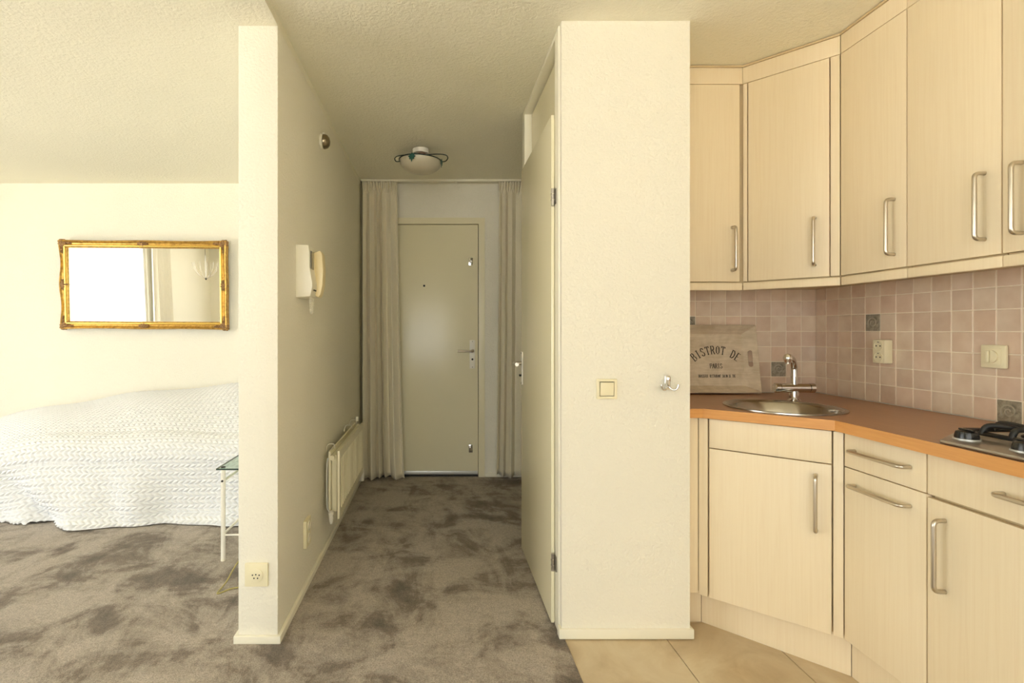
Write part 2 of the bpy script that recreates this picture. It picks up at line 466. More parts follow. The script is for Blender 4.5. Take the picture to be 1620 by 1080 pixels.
bboard('baseboard_hall_end', [(0.41, YB), (1.245, YB)], 0.036, 0.014, 'cream baseboard beside the front door')
bboard('baseboard_bedroom', [(XL+.01, YB), (-0.79, YB)], 0.036, 0.014, 'cream baseboard along the bed wall')

# outdoor ground far below, made pale to bounce daylight onto the ceiling
struct('ground_outside', g_box(-60, 60, -60, 60, -3.2, -3.0), 'bounce_ground', 'pale ground added outside the windows to bounce daylight')

# windows
def window(name, T, u0, u1, z0, z1, cuts, label):
    r = root(name, T((u0+u1)/2, 0.0, z0), label, None, None, 'structure')
    fw = 0.055
    mk('window_frame', wall_holes([u0, u0+fw, u1-fw, u1], [z0, z0+fw, z1-fw, z1], [(u0+fw, u1-fw, z0+fw, z1-fw)], lambda u, z, d: T(u, d, z), -0.09, -0.03), 'window_frame', r)
    cs_ = [u0+fw]+[u0+(u1-u0)*c for c in cuts]+[u1-fw]
    for c in cs_[1:-1]:
        mk('mullion', g_map(g_box(c-.025, c+.025, -.09, -.03, z0+fw+.001, z1-fw-.001), T), 'window_frame', r)
    for a, b_ in zip(cs_[:-1], cs_[1:]):
        mk('pane', g_map(g_box(a+.027, b_-.027, -.062, -.058, z0+fw+.002, z1-fw-.002), T), 'window_glass', r)
    mk('window_sill', g_map(g_box(u0+.002, u1-.002, -.03, .16, z0-.03, z0-.002), T), 'trim', r)
window('window_1', lambda u, d, z: (XL+d, u, z), *WIN_L, (.66,), 'wide two-pane window bathing the room in daylight')
window('window_2', lambda u, d, z: (u, YF+d, z), *WIN_B, (.33, .66), 'wide window opposite the hallway')

# ---------------------------------------------------------------- curtains
def pleat(name, T, u0t, u1t, u0b, u1b, z0, z1, nf, mat, loc, label, cat='curtain', amp=0.035, seed=1, group=None, hem=0.012):
    rng = np.random.RandomState(seed)
    n, m = nf*14, 60
    s = np.linspace(0, 1, n); z = np.concatenate([np.linspace(z0, z1-.12, m), np.linspace(z1-.11, z1, 10)])
    ph = np.cumsum(0.65+0.8*np.interp(np.linspace(0, 1, n), np.linspace(0, 1, 2*nf), rng.rand(2*nf))); ph = ph/ph[-1]*nf*2*PI
    ph2 = np.linspace(0, nf*2.6*2*PI, n)
    P = np.zeros((len(z), n, 3))
    ampj = 0.6+0.5*np.interp(s, np.linspace(0, 1, 9), rng.rand(9))
    for i, zz in enumerate(z):
        t = (zz-z0)/(z1-z0)
        head = np.clip((zz-(z1-.085))/.03, 0, 1)
        neck = math.exp(-((zz-(z1-.075))/.022)**2)
        a = amp*ampj*(0.55+0.45*(1-t))*(1-head*.75)*(1-neck*.5)
        d = a*np.sin(ph+0.5*(1-t)*np.sin(s*7+seed))+head*0.014*np.sin(ph2)+neck*.010*np.sin(ph2*1.3)
        ua = u0b+(u0t-u0b)*t**0.6; ub = u1b+(u1t-u1b)*t**0.6
        u = ua+(ub-ua)*(s+0.25/nf/2/PI*np.sin(2*ph)*(1-head)*1.2)
        zz2 = zz+(hem*np.sin(s*9+seed)*(1-t)**8)
        for k in range(n): P[i, k] = T(u[k], d[k], zz2[k] if hasattr(zz2, '__len__') else zz2)
    o = mk(name, g_grid(P), mat, None, loc, smooth=70)
    sm = o.modifiers.new('thickness', 'SOLIDIFY'); sm.thickness = 0.003; sm.offset = 0
    tag(o, label, cat, group)
    return o
CY = 4.155
pleat('hall_curtain', lambda u, d, z: (u, CY-d, z), -0.600, -0.318, -0.600, -0.257, 0.030, 2.4295, 5, 'curtain_linen', (-.45, CY, 0.03),
      'gathered beige linen curtain beside the front door, next to the radiator', amp=0.050, seed=3, group='hall curtains')
pleat('hall_curtain', lambda u, d, z: (u, CY-d, z), 0.510, 0.80, 0.480, 0.80, 0.045, 2.4295, 5, 'curtain_linen', (.64, CY, 0.045),
      'gathered beige linen curtain right of the front door, half behind the closet door', amp=0.040, seed=8, group='hall curtains')
r = root('curtain_rail', (0.1, CY, 2.43), 'slim white curtain rail on the hallway ceiling above the front door', 'curtain rail')
mk('rail', g_box(-0.612, 1.2, CY-.010, CY+.010, 2.4305, 2.4475), 'trim', r, bevel=.002)
for xx in (0.155, 0.170):
    mk('glider', g_box(xx-.003, xx+.003, CY-.004, CY+.004, 2.414, 2.4302), 'white_plastic', r)
pleat('window_curtain', lambda u, d, z: (XL+.10+d, u, z), -1.02, -0.47, -1.05, -0.44, 0.02, 2.42, 6, 'curtain_white', (XL+.1, -.75, 0.02),
      'cream curtain beside the bright window seen in the mirror', amp=.06, seed=5)

# ---------------------------------------------------------------- front door
r = root('door_1', (-0.06, YB, 0), 'flat cream front door at the end of the hallway', None, None, 'structure')
mk('door_frame', wall_holes([FD0+.001, FD0+.052, FD1-.052, FD1-.001], [0.004, 2.108, FDZ-.001], [(FD0+.052, FD1-.052, 0, 2.108)], lambda u, z, d: (u, d, z), YB-.014, YB+.08), 'door_paint', r)
DY = YB+.004
lf = mk('leaf', g_box(FD0+.056, FD1-.056, DY, DY+.04, 0.024, 2.104), 'door_paint', r, bevel=.003)
mk('weather_strip', g_box(FD0+.058, FD1-.058, DY-.012, DY-.0005, 0.024, 0.052), 'aluminium', r, bevel=.002)
mk('threshold', g_box(FD0+.056, FD1-.056, DY-.0, DY+.06, 0.0, 0.012), 'dark', r)
def lever_set(parent, T, zc, u0, w, plate_z0, plate_z1, dirn, len_=.12):
    """escutcheon centred on u0, lever going to dirn"""
    pl = mk('escutcheon', g_map(g_box(u0-w/2, u0+w/2, .0005, .007, plate_z0, plate_z1), T), 'white_metal', parent, bevel=.002)
    for zz in (plate_z0+.012, plate_z1-.012):
        mk('screw', g_map(g_lathe([(.0035, .007), (.003, .009)], (u0, 0, zz), 8, 'y'), T), 'dark', pl)
    pts = [(u0, .007, zc)]+bez((u0, .032, zc), (u0, .048, zc), (u0+dirn*.02, .048, zc), 5)+[(u0+dirn*len_, .048, zc)]
    mk('lever', g_map(g_tube(pts, .0085, 12), T), 'satin_steel', parent, smooth=40)
    mk('rosette', g_map(g_lathe([(.015, .007), (.015, .012), (.010, .014)], (u0, 0, zc), 14, 'y'), T), 'satin_steel', parent, smooth=40)
    mk('keyhole', g_map(g_lathe([(.0085, .007), (.0085, .009), (.004, .010)], (u0, 0, zc-.07), 12, 'y'), T), 'dark', pl, smooth=40)
Tf = lambda u, d, z: (u, DY-d, z)
lever_set(r, Tf, 1.052, 0.302, .045, .905, 1.142, -1, .125)
for zz, kn in ((1.797, 0), (0.237, 1)):
    lk = mk('lock_plate', g_map(g_box(.272, .304, .0005, .006, zz-.032, zz+.032), Tf), 'chrome', r, bevel=.002)
    mk('lock_knob', g_map(g_lathe([(.014, .006), (.014, .016), (.010, .020)], (.288, 0, zz), 14, 'y'), Tf), 'chrome' if kn else 'brushed_steel', lk, smooth=40)
    for q in (-.024, .024):
        mk('screw', g_map(g_lathe([(.0035, .006), (.003, .008)], (.288, 0, zz+q), 8, 'y'), Tf), 'dark', lk)
mk('peephole', g_map(g_lathe([(.009, .0005), (.009, .004), (.004, .005)], (-.10, 0, 1.595), 12, 'y'), Tf), 'dark', r, smooth=40)

# ---------------------------------------------------------------- closet door in the pillar side
r = root('door_2', (0.49, 2.5, 0), 'tall flat cream closet door on the side of the pillar', None, None, 'structure')
Tc = lambda u, d, z: (PX0-d, u, z)          # u = depth in the room, d = out into the hallway
mk('door_frame', wall_holes([2.060, 2.125, 2.852, 2.915], [0.004, 2.425, ZC-.001], [(2.125, 2.852, 0, 2.425)], lambda u, z, d: Tc(u, d, z), 0.006, -.06), 'trim', r, bevel=.003)
mk('over_panel', g_map(g_box(2.130, 2.847, -.052, -.034, 2.10, 2.415), Tc), 'door_paint', r)
mk('leaf', g_map(g_box(2.118, 2.860, 0.0075, .0215, 0.012, 2.113), Tc), 'door_paint', r, bevel=.0035)
mk('leaf_core', g_map(g_box(2.130, 2.847, -.03, 0.0065, 0.014, 2.10), Tc), 'door_paint', r)
for zz in (1.77, 0.268):
    h = mk('hinge', g_map(g_lathe([(.0075, -.035), (.0075, .035)], (2.108, .017, zz), 12), Tc), 'brushed_steel', r, smooth=40)
    for q in (-.012, .012):
        mk('hinge_ring', g_map(g_lathe([(.009, q-.0015), (.009, q+.0015)], (2.108, .017, zz), 12), Tc), 'chrome', h, smooth=40)
    mk('hinge_plate', g_map(g_box(2.082, 2.110, .0065, .0095, zz-.03, zz+.03), Tc), 'brushed_steel', h)
Th = lambda u, d, z: (0.476-d, u, z)
pl = mk('escutcheon', g_map(g_box(2.795, 2.835, .0005, .008, .925, 1.105), Th), 'white_metal', r, bevel=.003)
for zz in (.932, 1.098): mk('screw', g_map(g_lathe([(.004, .008), (.003, .010)], (2.815, 0, zz), 8, 'x'), lambda x, y, z: (0.476-(x-2.815), 2.815+(y), z)), 'dark', pl)
mk('lever', g_map(g_tube([(2.815, .006, 1.042)]+bez((2.815, .035, 1.042), (2.815, .050, 1.042), (2.80, .050, 1.042), 5)+[(2.70, .050, 1.042)], [.010]*7+[.0105], 12), Th), 'satin_steel', r, smooth=40)
mk('lock_button', g_map(g_tube([(2.815, .007, .975), (2.815, .02, .975)], .006, 10), Th), 'dark', r, smooth=40)

# ---------------------------------------------------------------- backsplash tiles
p = 0.0772
ZROW0 = 1.217
def backsplash(wall, T, u_len, first, z0, z1, decos, rotz):
    gr = mk('grout', g_map(g_box(0.0, u_len, 0.0005, 0.004, z0, z1), T), 'tile_grout', wall)
    full = None; deco = None
    cols = [0.0]; u = first
    while u < u_len-0.004: cols.append(u); u += p
    cols.append(u_len)
    rows = [z0]; k = -4
    z = ZROW0-4*p
    while z < z1-.004:
        if z > z0+.004: rows.append(z)
        z += p
    rows.append(z1)
    gap = .0036
    for i in range(len(cols)-1):
        for j in range(len(rows)-1):
            ua, ub, za, zb = cols[i], cols[i+1], rows[j], rows[j+1]
            cu, cz = (ua+ub)/2, (za+zb)/2
            isd = any(abs(cu-d[0]) < p*.6 and abs(cz-d[1]) < p*.6 for d in decos)
            w, h = ub-ua-gap, zb-za-gap
            if w < .004 or h < .004: continue
            key = 'deco' if isd else 'full'
            if (key, rotz) not in TILE_ME:
                t = mk('tile', g_box(-.5*p+.5*gap, .5*p-.5*gap, -.0055, -.0005, -.5*p+.5*gap, .5*p-.5*gap), 'decor_tile' if isd else 'wall_tile', wall, bevel=.0012, seg=1)
                TILE_ME[(key, rotz)] = t.data
            else:
                t = bpy.data.objects.new('tile', TILE_ME[(key, rotz)]); COL.objects.link(t); t.parent = wall
            t.location = T(cu, 0.0005, cz); t.rotation_euler = (0, 0, rotz); t.scale = (w/(p-gap), 1, h/(p-gap))
            if isd:
                t['label'] = 'grey relief decor tile with a leaf motif'
                pts = []
                for q in range(40):
                    a = q/39*3.2*PI; rr = .004+.022*q/39
                    pts.append((rr*math.cos(a), -.0058, rr*math.sin(a)))
                mo = mk('relief', g_tube(pts, .0022, 6), 'decor_relief', None, (0, 0, 0), smooth=50); mo.parent = t
TILE_ME = {}
CT = 0.906
backsplash(wk, lambda u, d, z: (XR-u, 2.62-d, z), XR-1.006-.001, p*0.995, CT+.001, 1.452, [(0.197, 1.024), (0.633, 1.256)], 0.0)
# facing -X: rotate tile by -90 deg about z
backsplash(wr, lambda u, d, z: (XR-d, 2.611-u, z), 1.75, p*0.9, CT+.001, 1.452, [(0.336, 1.256), (0.879, 0.953)], -PI/2)

# ---------------------------------------------------------------- kitchen: wall cabinets
def bar_handle(parent, T, ua, za, ub, zb, d=.032, r=.0062):
    """bow handle from (ua,za) to (ub,zb) on a front"""
    e = .016
    L = math.hypot(ub-ua, zb-za); du, dz = (ub-ua)/L, (zb-za)/L
    pts = [(ua, .0005, za)]+bez((ua, d-e, za), (ua, d, za), (ua+du*e, d, za+dz*e), 5)+bez((ub-du*e, d, zb-dz*e), (ub, d, zb), (ub, d-e, zb), 5)+[(ub, .0005, zb)]
    return mk('handle', g_map(g_tube(pts, r, 12), T), 'satin_steel', parent, smooth=50)
ZD0, ZD1, ZR0 = 1.4475, 2.358, 1.407
XU = 1.665
def panel(name, T, u0, u1, z0, z1, parent, d0=-.018, d1=0.0, bevel=.0015, mat='laminate'):
    return mk(name, g_map(g_box(u0, u1, d0, d1, z0, z1), T), mat, parent, bevel=bevel)
def upper(P0, P1, body_poly, label, doors, fillers=(), loc=None, rail_ext=(0, 0)):
    T, L = frame_T(P0, P1)
    r = root('wall_cabinet', (*((loc) or ((P0[0]+P1[0])/2, (P0[1]+P1[1])/2)), ZR0), label, 'cabinet', 'kitchen wall cabinets', 'thing')
    mk('body', g_extrude(body_poly, 1.430, ZC-.002), 'cabinet_body', r)
    panel('top_panel', T, rail_ext[0], L-rail_ext[1], ZD1+.003, ZC-.012, r, -.018, -.001)
    mk('cornice_strip', g_map(g_box(rail_ext[0], L-rail_ext[1], -.018, .004, ZC-.011, ZC-.003), T), 'cabinet_body', r)
    mk('light_rail', g_map(g_box(rail_ext[0], L-rail_ext[1], -.020, -.002, ZR0, ZD0-.006), T), 'laminate', r, bevel=.004)
    for (u0, u1, hu) in doors:
        dr = panel('door', T, u0, u1, ZD0, ZD1, r)
        bar_handle(dr, T, hu, ZD0+.050, hu, ZD0+.250)
    for (u0, u1) in fillers: panel('filler', T, u0, u1, ZD0, ZD1, r)
    return r
YUB = 2.368
D0, D1 = (1.418, YUB), (XU, 2.110)
T, L = frame_T(D0, D1)
bk = .020
upper((1.0065, YUB), (1.416, YUB), [(1.0085, YUB+bk), (1.410, YUB+bk), (1.410, 2.611), (1.0085, 2.611)],
      'narrow wall cabinet beside the pillar above the lettered tray', [(.001, .397, (1158-VPX)/F_PX*YUB-1.0065)], rail_ext=(0, -.002))
ud0, ud1 = u_at(D0, D1, 1183.5), u_at(D0, D1, 1312)
nx = Vector((T(0, -bk, 0)[0], T(0, -bk, 0)[1])); nx2 = T(L, -bk, 0)
upper(D0, D1, [(1.4125, YUB+.026), (D0[0]+.018, YUB+.012), (XU+.012, D1[1]+.020), (XU+.030, D1[1]+.001), (1.932, 2.1115), (1.932, 2.611), (1.4125, 2.611)],
      'angled corner wall cabinet above the sink tap', [(ud0, ud1, u_at(D0, D1, 1289))], [(.001, ud0-.004), (ud1+.004, L-.001)])
for (ya, yb, px, lab) in ((2.1085, 1.8125, 1415, 'wall cabinet right of the angled corner cabinet, above the double socket'),
                          (1.8110, 1.5080, 1558, 'middle wall cabinet of the right-hand row, above the dial switch'),
                          (1.5065, 0.9000, 1617, 'wall cabinet cut off by the right picture edge, above the hob')):
    hu = ya - XU*F_PX/(px-VPX)
    upper((XU, ya), (XU, yb), [(XU+bk, ya-.001), (XU+bk, yb+.001), (1.932, yb+.001), (1.932, ya-.001)], lab, [(.0015, ya-yb-.0015, hu)])

# ---------------------------------------------------------------- kitchen: base cabinets
ZB0, ZB1, ZS = 0.148, 0.866, 0.7485
XB, YBF = 1.42, 2.085
B0, B1 = (1.068, YBF), (XB, 1.783)
def front(name, T, u0, u1, z0, z1, parent): return panel(name, T, u0, u1, z0, z1, parent)
T, L = frame_T(B0, B1)
r = root('base_cabinet', (1.45, 2.2, 0), 'angled corner base cabinet under the round sink', 'cabinet', 'kitchen base cabinets')
mk('body', g_extrude([(1.0085, YBF+.022), (B0[0]+.012, YBF+.022), (XB+.022, B1[1]+.012), (XB+.022, 1.7845), (1.935, 1.7845), (1.935, 2.612), (1.0085, 2.612)], .150, .862, [arc((1.42, 2.10), .205, 0, 2*PI*35/36, 35)]), 'cabinet_body', r)
T0, L0 = frame_T((1.0075, YBF), (B0[0]-.001, YBF))
front('filler', T0, 0, L0, ZB0+.006, ZB1, r)
ua, ub = u_at(B0, B1, 1122), u_at(B0, B1, 1315.5)
front('filler', T, .001, ua-.006, ZB0, ZB1, r); front('filler', T, ub+.005, L-.001, ZB0, ZB1, r)
front('false_drawer', T, ua, ub, ZS+.002, ZB1, r)
dr = front('door', T, ua, ub, ZB0, ZS-.002, r)
hu = u_at(B0, B1, 1291); bar_handle(dr, T, hu, .506, hu, .704)
Q0, Q1 = (1.112, 2.147), (1.466, 1.807)
T2, L2 = frame_T(Q0, Q1)
mk('plinth', g_box(1.0085, Q0[0]-.001, 2.147, 2.163, .0005, .147), 'laminate', r)
mk('plinth', g_map(g_box(.001, L2-.001, -.016, 0, .0005, .147), T2), 'laminate', r)
Y1, Y2 = 1.482, 0.882
def base_unit(ya, yb, label, lower_h, drawer_h):
    T, L = frame_T((XB, ya), (XB, yb))
    r = root('base_cabinet', (XB+.25, (ya+yb)/2, 0), label, 'cabinet', 'kitchen base cabinets')
    mk('body', g_box(XB+.021, 1.935, yb+.001, ya-.001, .150, .862), 'cabinet_body', r)
    dw = front('drawer', T, .0015, L-.0015, ZS+.0015, ZB1, r); bar_handle(dw, T, *drawer_h)
    dr = front('door', T, .0015, L-.0015, ZB0, ZS-(.002 if L < .4 else .009), r); bar_handle(dr, T, *lower_h)
    mk('plinth', g_box(1.466, 1.482, yb+.001, min(ya, 1.806)-.001 if ya < 1.7 else 1.8055, .0005, .147), 'laminate', r)
    return r
base_unit(1.7815, Y1+.001, 'narrow base unit with two horizontal handles beside the corner cabinet', (.046, .695, .248, .695), (.046, .812, .248, .812))
base_unit(Y1-.001, Y2, 'wide base unit under the hob with an upright door handle', (.052, .690, .052, .492), (.20, .812, .402, .812))

# worktop with the sink cut out
SC_, SR = (1.42, 2.10), .215
WX, W0, W1 = 1.397, (1.0735, 2.06), (1.397, 1.792)
poly = [(1.0075, 2.612), (1.934, 2.612), (1.934, .87), (WX, .87), W1, W0, (1.0075, 2.06)]
hole = arc(SC_, .200, 0, 2*PI*47/48, 47)
r = mk('worktop', g_extrude(poly, CT-.036, CT-.0005, [hole]), 'worktop', None, (1.6, 1.7, CT-.036)); tag(r, 'brown beech-look kitchen worktop with an angled corner', 'worktop')
e = .0025
edge = [(1.0075, 2.06), W0, W1, (WX, .87)]
out = [(1.0075, 2.06-e), (W0[0]-e*.4, W0[1]-e), (W1[0]-e, W1[1]-e*.4), (WX-e, .87)]
for k in range(3):
    a, b_, c_, d_ = edge[k], edge[k+1], out[k+1], out[k]
    mk('edge_strip', g_extrude([a, b_, c_, d_], CT-.0365, CT+.0002), 'worktop_lit_edge', r)  # same wood as the top, its brighter light put into the orange

# sink
r = root('kitchen_sink', (*SC_, CT), 'round stainless steel sink set into the worktop corner', 'sink')
prof = [(.215, .0003), (.2145, .0045), (.211, .006), (.203, .0055), (.197, .0015), (.193, -.004), (.187, -.012), (.180, -.06), (.168, -.115), (.145, -.137), (.10, -.146), (.052, -.150)]
under = [(.0505, -.1505), (.10, -.1475), (.146, -.1385), (.170, -.116), (.182, -.06), (.188, -.012), (.192, -.003), (.196, .0003)]
mk('bowl', g_lathe(prof+under+[prof[0]], (*SC_, CT), 56, cap=False), 'sink_steel', r, smooth=40)
dn = mk('drain', g_lathe([(.050, -.152), (.050, -.1485), (.046, -.147), (.040, -.150), (.012, -.151), (.0115, -.146), (.004, -.143)], (*SC_, CT), 28), 'chrome', r, smooth=40)
for k in range(12):
    a = 2*PI*k/12
    mk('strainer_hole', g_lathe([(.0045, -.1497), (.0045, -.1490)], (SC_[0]+.027*math.cos(a), SC_[1]+.027*math.sin(a), CT), 8), 'dark', dn)
ov = Vector((-.75, .66)).normalized()
for q in (-1, 0, 1):
    an = math.atan2(ov.y, ov.x)+q*.09
    mk('overflow_hole', g_lathe([(.006, 0), (.006, .003)], (SC_[0]+.1795*math.cos(an), SC_[1]+.1795*math.sin(an), CT-.045), 10, 'y'), 'dark', r)

# mixer tap
tx, ty = 1.592, 2.277
r = root('mixer_tap', (tx, ty, CT), 'chrome mixer tap with a curved spout behind the round sink', 'tap')
mk('base', g_lathe([(.026, .0005), (.026, .006), (.019, .012), (.018, .045)], (tx, ty, CT), 24), 'chrome', r, smooth=40)
bx = Vector((1, -.12, 0)).normalized()
def along(h, rads):
    pts = [tuple(Vector((tx, ty, CT+.060))+bx*q) for q in h]
    return g_tube(pts, rads, 22)
mk('body', along([-.060, -.0595, .0595, .060], [.0185, .0205, .0205, .0185]), 'chrome', r, smooth=40)
for s in (-1, 1):
    mk('handwheel', along([s*.0615, s*.062, s*.080, s*.083], [.0195, .0215, .0215, .018]), 'chrome', r, smooth=40)
sd = Vector((SC_[0]-tx, SC_[1]-ty, 0)).normalized()
pb = Vector((tx, ty, CT))
sp_pts = smoothpath([pb+Vector((0, 0, .07)), pb+Vector((0, 0, .125)), pb+sd*.006+Vector((0, 0, .160)), pb+sd*.055+Vector((0, 0, .192)), pb+sd*.130+Vector((0, 0, .198))], 6)
mk('spout', g_tube(sp_pts, [.0140]*6+[.0130]*(len(sp_pts)-6), 16), 'chrome', r, smooth=50)
tip = pb+sd*.137+Vector((0, 0, .198))
mk('spout_head', g_lathe([(.004, .0185), (.012, .015), (.0175, .005), (.0175, -.005), (.0145, -.013), (.0135, -.019)], tuple(tip), 20), 'chrome', r, smooth=50)
mk('aerator', g_lathe([(.0105, -.0185), (.0105, -.024), (.006, -.024)], tuple(tip), 16), 'brushed_steel', r, smooth=40)

# gas hob
HZ = CT+.0005
r = root('gas_hob', (1.65, 1.25, HZ), 'stainless steel gas hob with black cast-iron pan supports', 'hob')
hob_poly = [(1.408, 1.432), (1.545, 1.528), (1.900, 1.528), (1.900, .952), (1.408, .952)]
mk('hob_plate', g_extrude(hob_poly, HZ, HZ+.010), 'brushed_steel', r, bevel=.003)
for yy in (1.428, 1.284, 1.140, .996):
    kn = mk('control_knob', g_lathe([(.026, .0125), (.026, .020), (.023, .032), (.018, .035)], (1.480, yy, HZ), 28), 'knob_black', r, smooth=40)
    mk('knob_ring', g_lathe([(.029, .0102), (.029, .014), (.0265, .0145)], (1.480, yy, HZ), 28), 'aluminium', kn, smooth=40)
    mk('knob_grip', g_box(1.4755, 1.4845, yy-.020, yy+.020, HZ+.0352, HZ+.040), 'knob_black', kn, bevel=.002)
for (bxx, byy, br) in ((1.63, 1.38, .036), (1.63, 1.10, .048), (1.81, 1.38, .045), (1.81, 1.10, .036)):
    bu = mk('burner', g_lathe([(br+.008, .0105), (br+.006, .018), (br-.004, .022)], (bxx, byy, HZ), 28), 'aluminium', r, smooth=40)
    mk('burner_cap', g_lathe([(br, .0225), (br, .027), (br-.006, .030)], (bxx, byy, HZ), 28), 'cast_iron', bu, smooth=40)
def arch(a, c, h):
    A, C = Vector(a), Vector(c); m1 = A.lerp(C, .18)+Vector((0, 0, h)); m2 = A.lerp(C, .75)+Vector((0, 0, h))
    return smoothpath([A, m1, m2, C+Vector((0, 0, h*.75))], 6)
for (y0, y1) in ((1.245, 1.495), (.985, 1.235)):
    zb = HZ+.024
    gr = mk('pan_support', g_tube([(1.540, y0, zb), (1.540, y1, zb), (1.885, y1, zb), (1.885, y0, zb)], .0065, 8, True), 'cast_iron', r, smooth=50)
    for (fx, fy) in ((1.545, y0+.005), (1.545, y1-.005), (1.88, y0+.005), (1.88, y1-.005)):
        mk('support_foot', g_lathe([(.008, .0102), (.008, .024)], (fx, fy, HZ), 10), 'cast_iron', gr)
    yc = (y0+y1)/2
    for q, (a, c_) in enumerate((((1.540, yc, zb), (1.61, yc, zb)), ((1.885, yc, zb), (1.82, yc, zb)), ((1.63, y0, zb), (1.63, yc-.03, zb)), ((1.63, y1, zb), (1.63, yc+.03, zb)),
                  ((1.80, y0, zb), (1.80, yc-.03, zb)), ((1.80, y1, zb), (1.80, yc+.03, zb)), ((1.540, y1-.05, zb), (1.60, y1-.09, zb)), ((1.540, y0+.05, zb), (1.60, y0+.09, zb)))):
        mk('support_finger', g_tube(arch(a, c_, .022), .0075, 8), 'cast_iron', gr, smooth=50)

# sockets on the tiles
XT = XR-.0085
def rr_box(T, u0, u1, d0, d1, z0, z1): return g_map(g_box(u0, u1, d0, d1, z0, z1), T)
Tw = lambda u, d, z: (XT-d, u, z)
r = root('wall_socket', (XT, 2.20, 1.08), 'surface-mounted ivory double socket on the kitchen tiles', 'socket')
yc, zc = 2.197, 1.131
mk('housing', rr_box(Tw, yc-.030, yc+.030, .0005, .036, zc-.050, zc+.050), 'ivory_plastic', r, bevel=.004)
for q in (-1, 1):
    cz = zc+q*.024
    def disk(prof): return [tuple((XT-(x), y, z)) for x, y, z in g_lathe(prof, (0, yc, cz), 20, 'x')[0]], g_lathe(prof, (0, yc, cz), 20, 'x')[1]
    fc = mk('socket_face', disk([(.0215, .0362), (.0215, .0380), (.019, .0380), (.018, .0366)]), 'ivory_plastic', r, smooth=40)
    for s in (-1, 1):
        mk('contact_hole', rr_box(Tw, yc+s*.0095-.0025, yc+s*.0095+.0025, .0368, .0376, cz-.0025, cz+.0025), 'dark', fc)
    mk('earth_clip', rr_box(Tw, yc-.003, yc+.003, .0368, .039, cz+.014, cz+.0185), 'brushed_steel', fc)
r = root('dial_switch', (XT, 1.768, 1.09), 'ivory rotary dial switch on the kitchen tiles', 'switch')
yc, zc = 1.768, 1.131
mk('plate', rr_box(Tw, yc-.040, yc+.040, .0005, .012, zc-.040, zc+.040), 'ivory_plastic', r, bevel=.005)
mk('insert', rr_box(Tw, yc-.028, yc+.028, .0125, .0145, zc-.028, zc+.028), 'ivory_plastic', r, bevel=.002)
mk('grip_bar', rr_box(Tw, yc+.003, yc+.012, .0148, .027, zc-.020, zc+.020), 'ivory_plastic', r, bevel=.002)
hd = [(yc+.001, zc-.022)]+[(yc+.001-.022*math.sin(a), zc-.022*math.cos(a)) for a in [PI*i/14 for i in range(15)]]
mk('half_dial', g_prism(hd[1:], .0148, .021, lambda y, z, d: Tw(y, d, z)), 'ivory_plastic', r, bevel=.001)

# ---------------------------------------------------------------- lettered tray
STROKES = {
 'A': [[(0, 0), (.5, 1), (1, 0)], [(.2, .38), (.8, .38)]],
 'B': [[(.1, 0), (.1, 1)], [(.1, 1), (.6, 1), (.82, .88), (.82, .65), (.6, .53), (.1, .53)], [(.6, .53), (.92, .40), (.92, .13), (.62, 0), (.1, 0)]],
 'D': [[(.1, 0), (.1, 1)], [(.1, 1), (.55, 1), (.9, .75), (.95, .5), (.9, .25), (.55, 0), (.1, 0)]],
 'E': [[(.1, 0), (.1, 1)], [(.1, 1), (.85, 1)], [(.1, .52), (.65, .52)], [(.1, 0), (.9, 0)]],
 'H': [[(.1, 0), (.1, 1)], [(.9, 0), (.9, 1)], [(.1, .5), (.9, .5)]],
 'I': [[(.5, 0), (.5, 1)], [(.25, 0), (.75, 0)], [(.25, 1), (.75, 1)]],
 'L': [[(.1, 1), (.1, 0), (.9, 0)]],
 'N': [[(.1, 0), (.1, 1), (.9, 0), (.9, 1)]],
 'O': [[(.5, 0), (.16, .15), (.06, .5), (.16, .85), (.5, 1), (.84, .85), (.94, .5), (.84, .15), (.5, 0)]],
 'P': [[(.1, 0), (.1, 1)], [(.1, 1), (.65, 1), (.9, .87), (.9, .62), (.65, .48), (.1, .48)]],
 'R': [[(.1, 0), (.1, 1)], [(.1, 1), (.65, 1), (.88, .87), (.88, .64), (.65, .52), (.1, .52)], [(.5, .52), (.95, 0)]],
 'S': [[(.88, .82), (.7, .97), (.4, 1), (.14, .86), (.16, .66), (.5, .52), (.86, .36), (.88, .14), (.6, 0), (.3, .02), (.08, .2)]],
 'T': [[(.5, 0), (.5, 1)], [(.02, .86), (.02, 1), (.98, 1), (.98, .86)], [(.3, 0), (.7, 0)]],
 'U': [[(.1, 1), (.1, .25), (.3, 0), (.7, 0), (.9, .25), (.9, 1)]],
}
SERIF = {'A': [(0, 0), (1, 0)], 'B': [(.1, 0), (.1, 1)], 'D': [(.1, 0), (.1, 1)], 'E': [(.1, 0), (.1, 1)], 'P': [(.1, 0), (.1, 1)], 'R': [(.1, 0), (.1, 1), (.95, 0)], 'N': [(.1, 0), (.1, 1), (.9, 1)], 'H': [(.1, 0), (.1, 1), (.9, 0), (.9, 1)], 'L': [(.1, 1), (.1, 0)], 'U': [(.1, 1), (.9, 1)]}
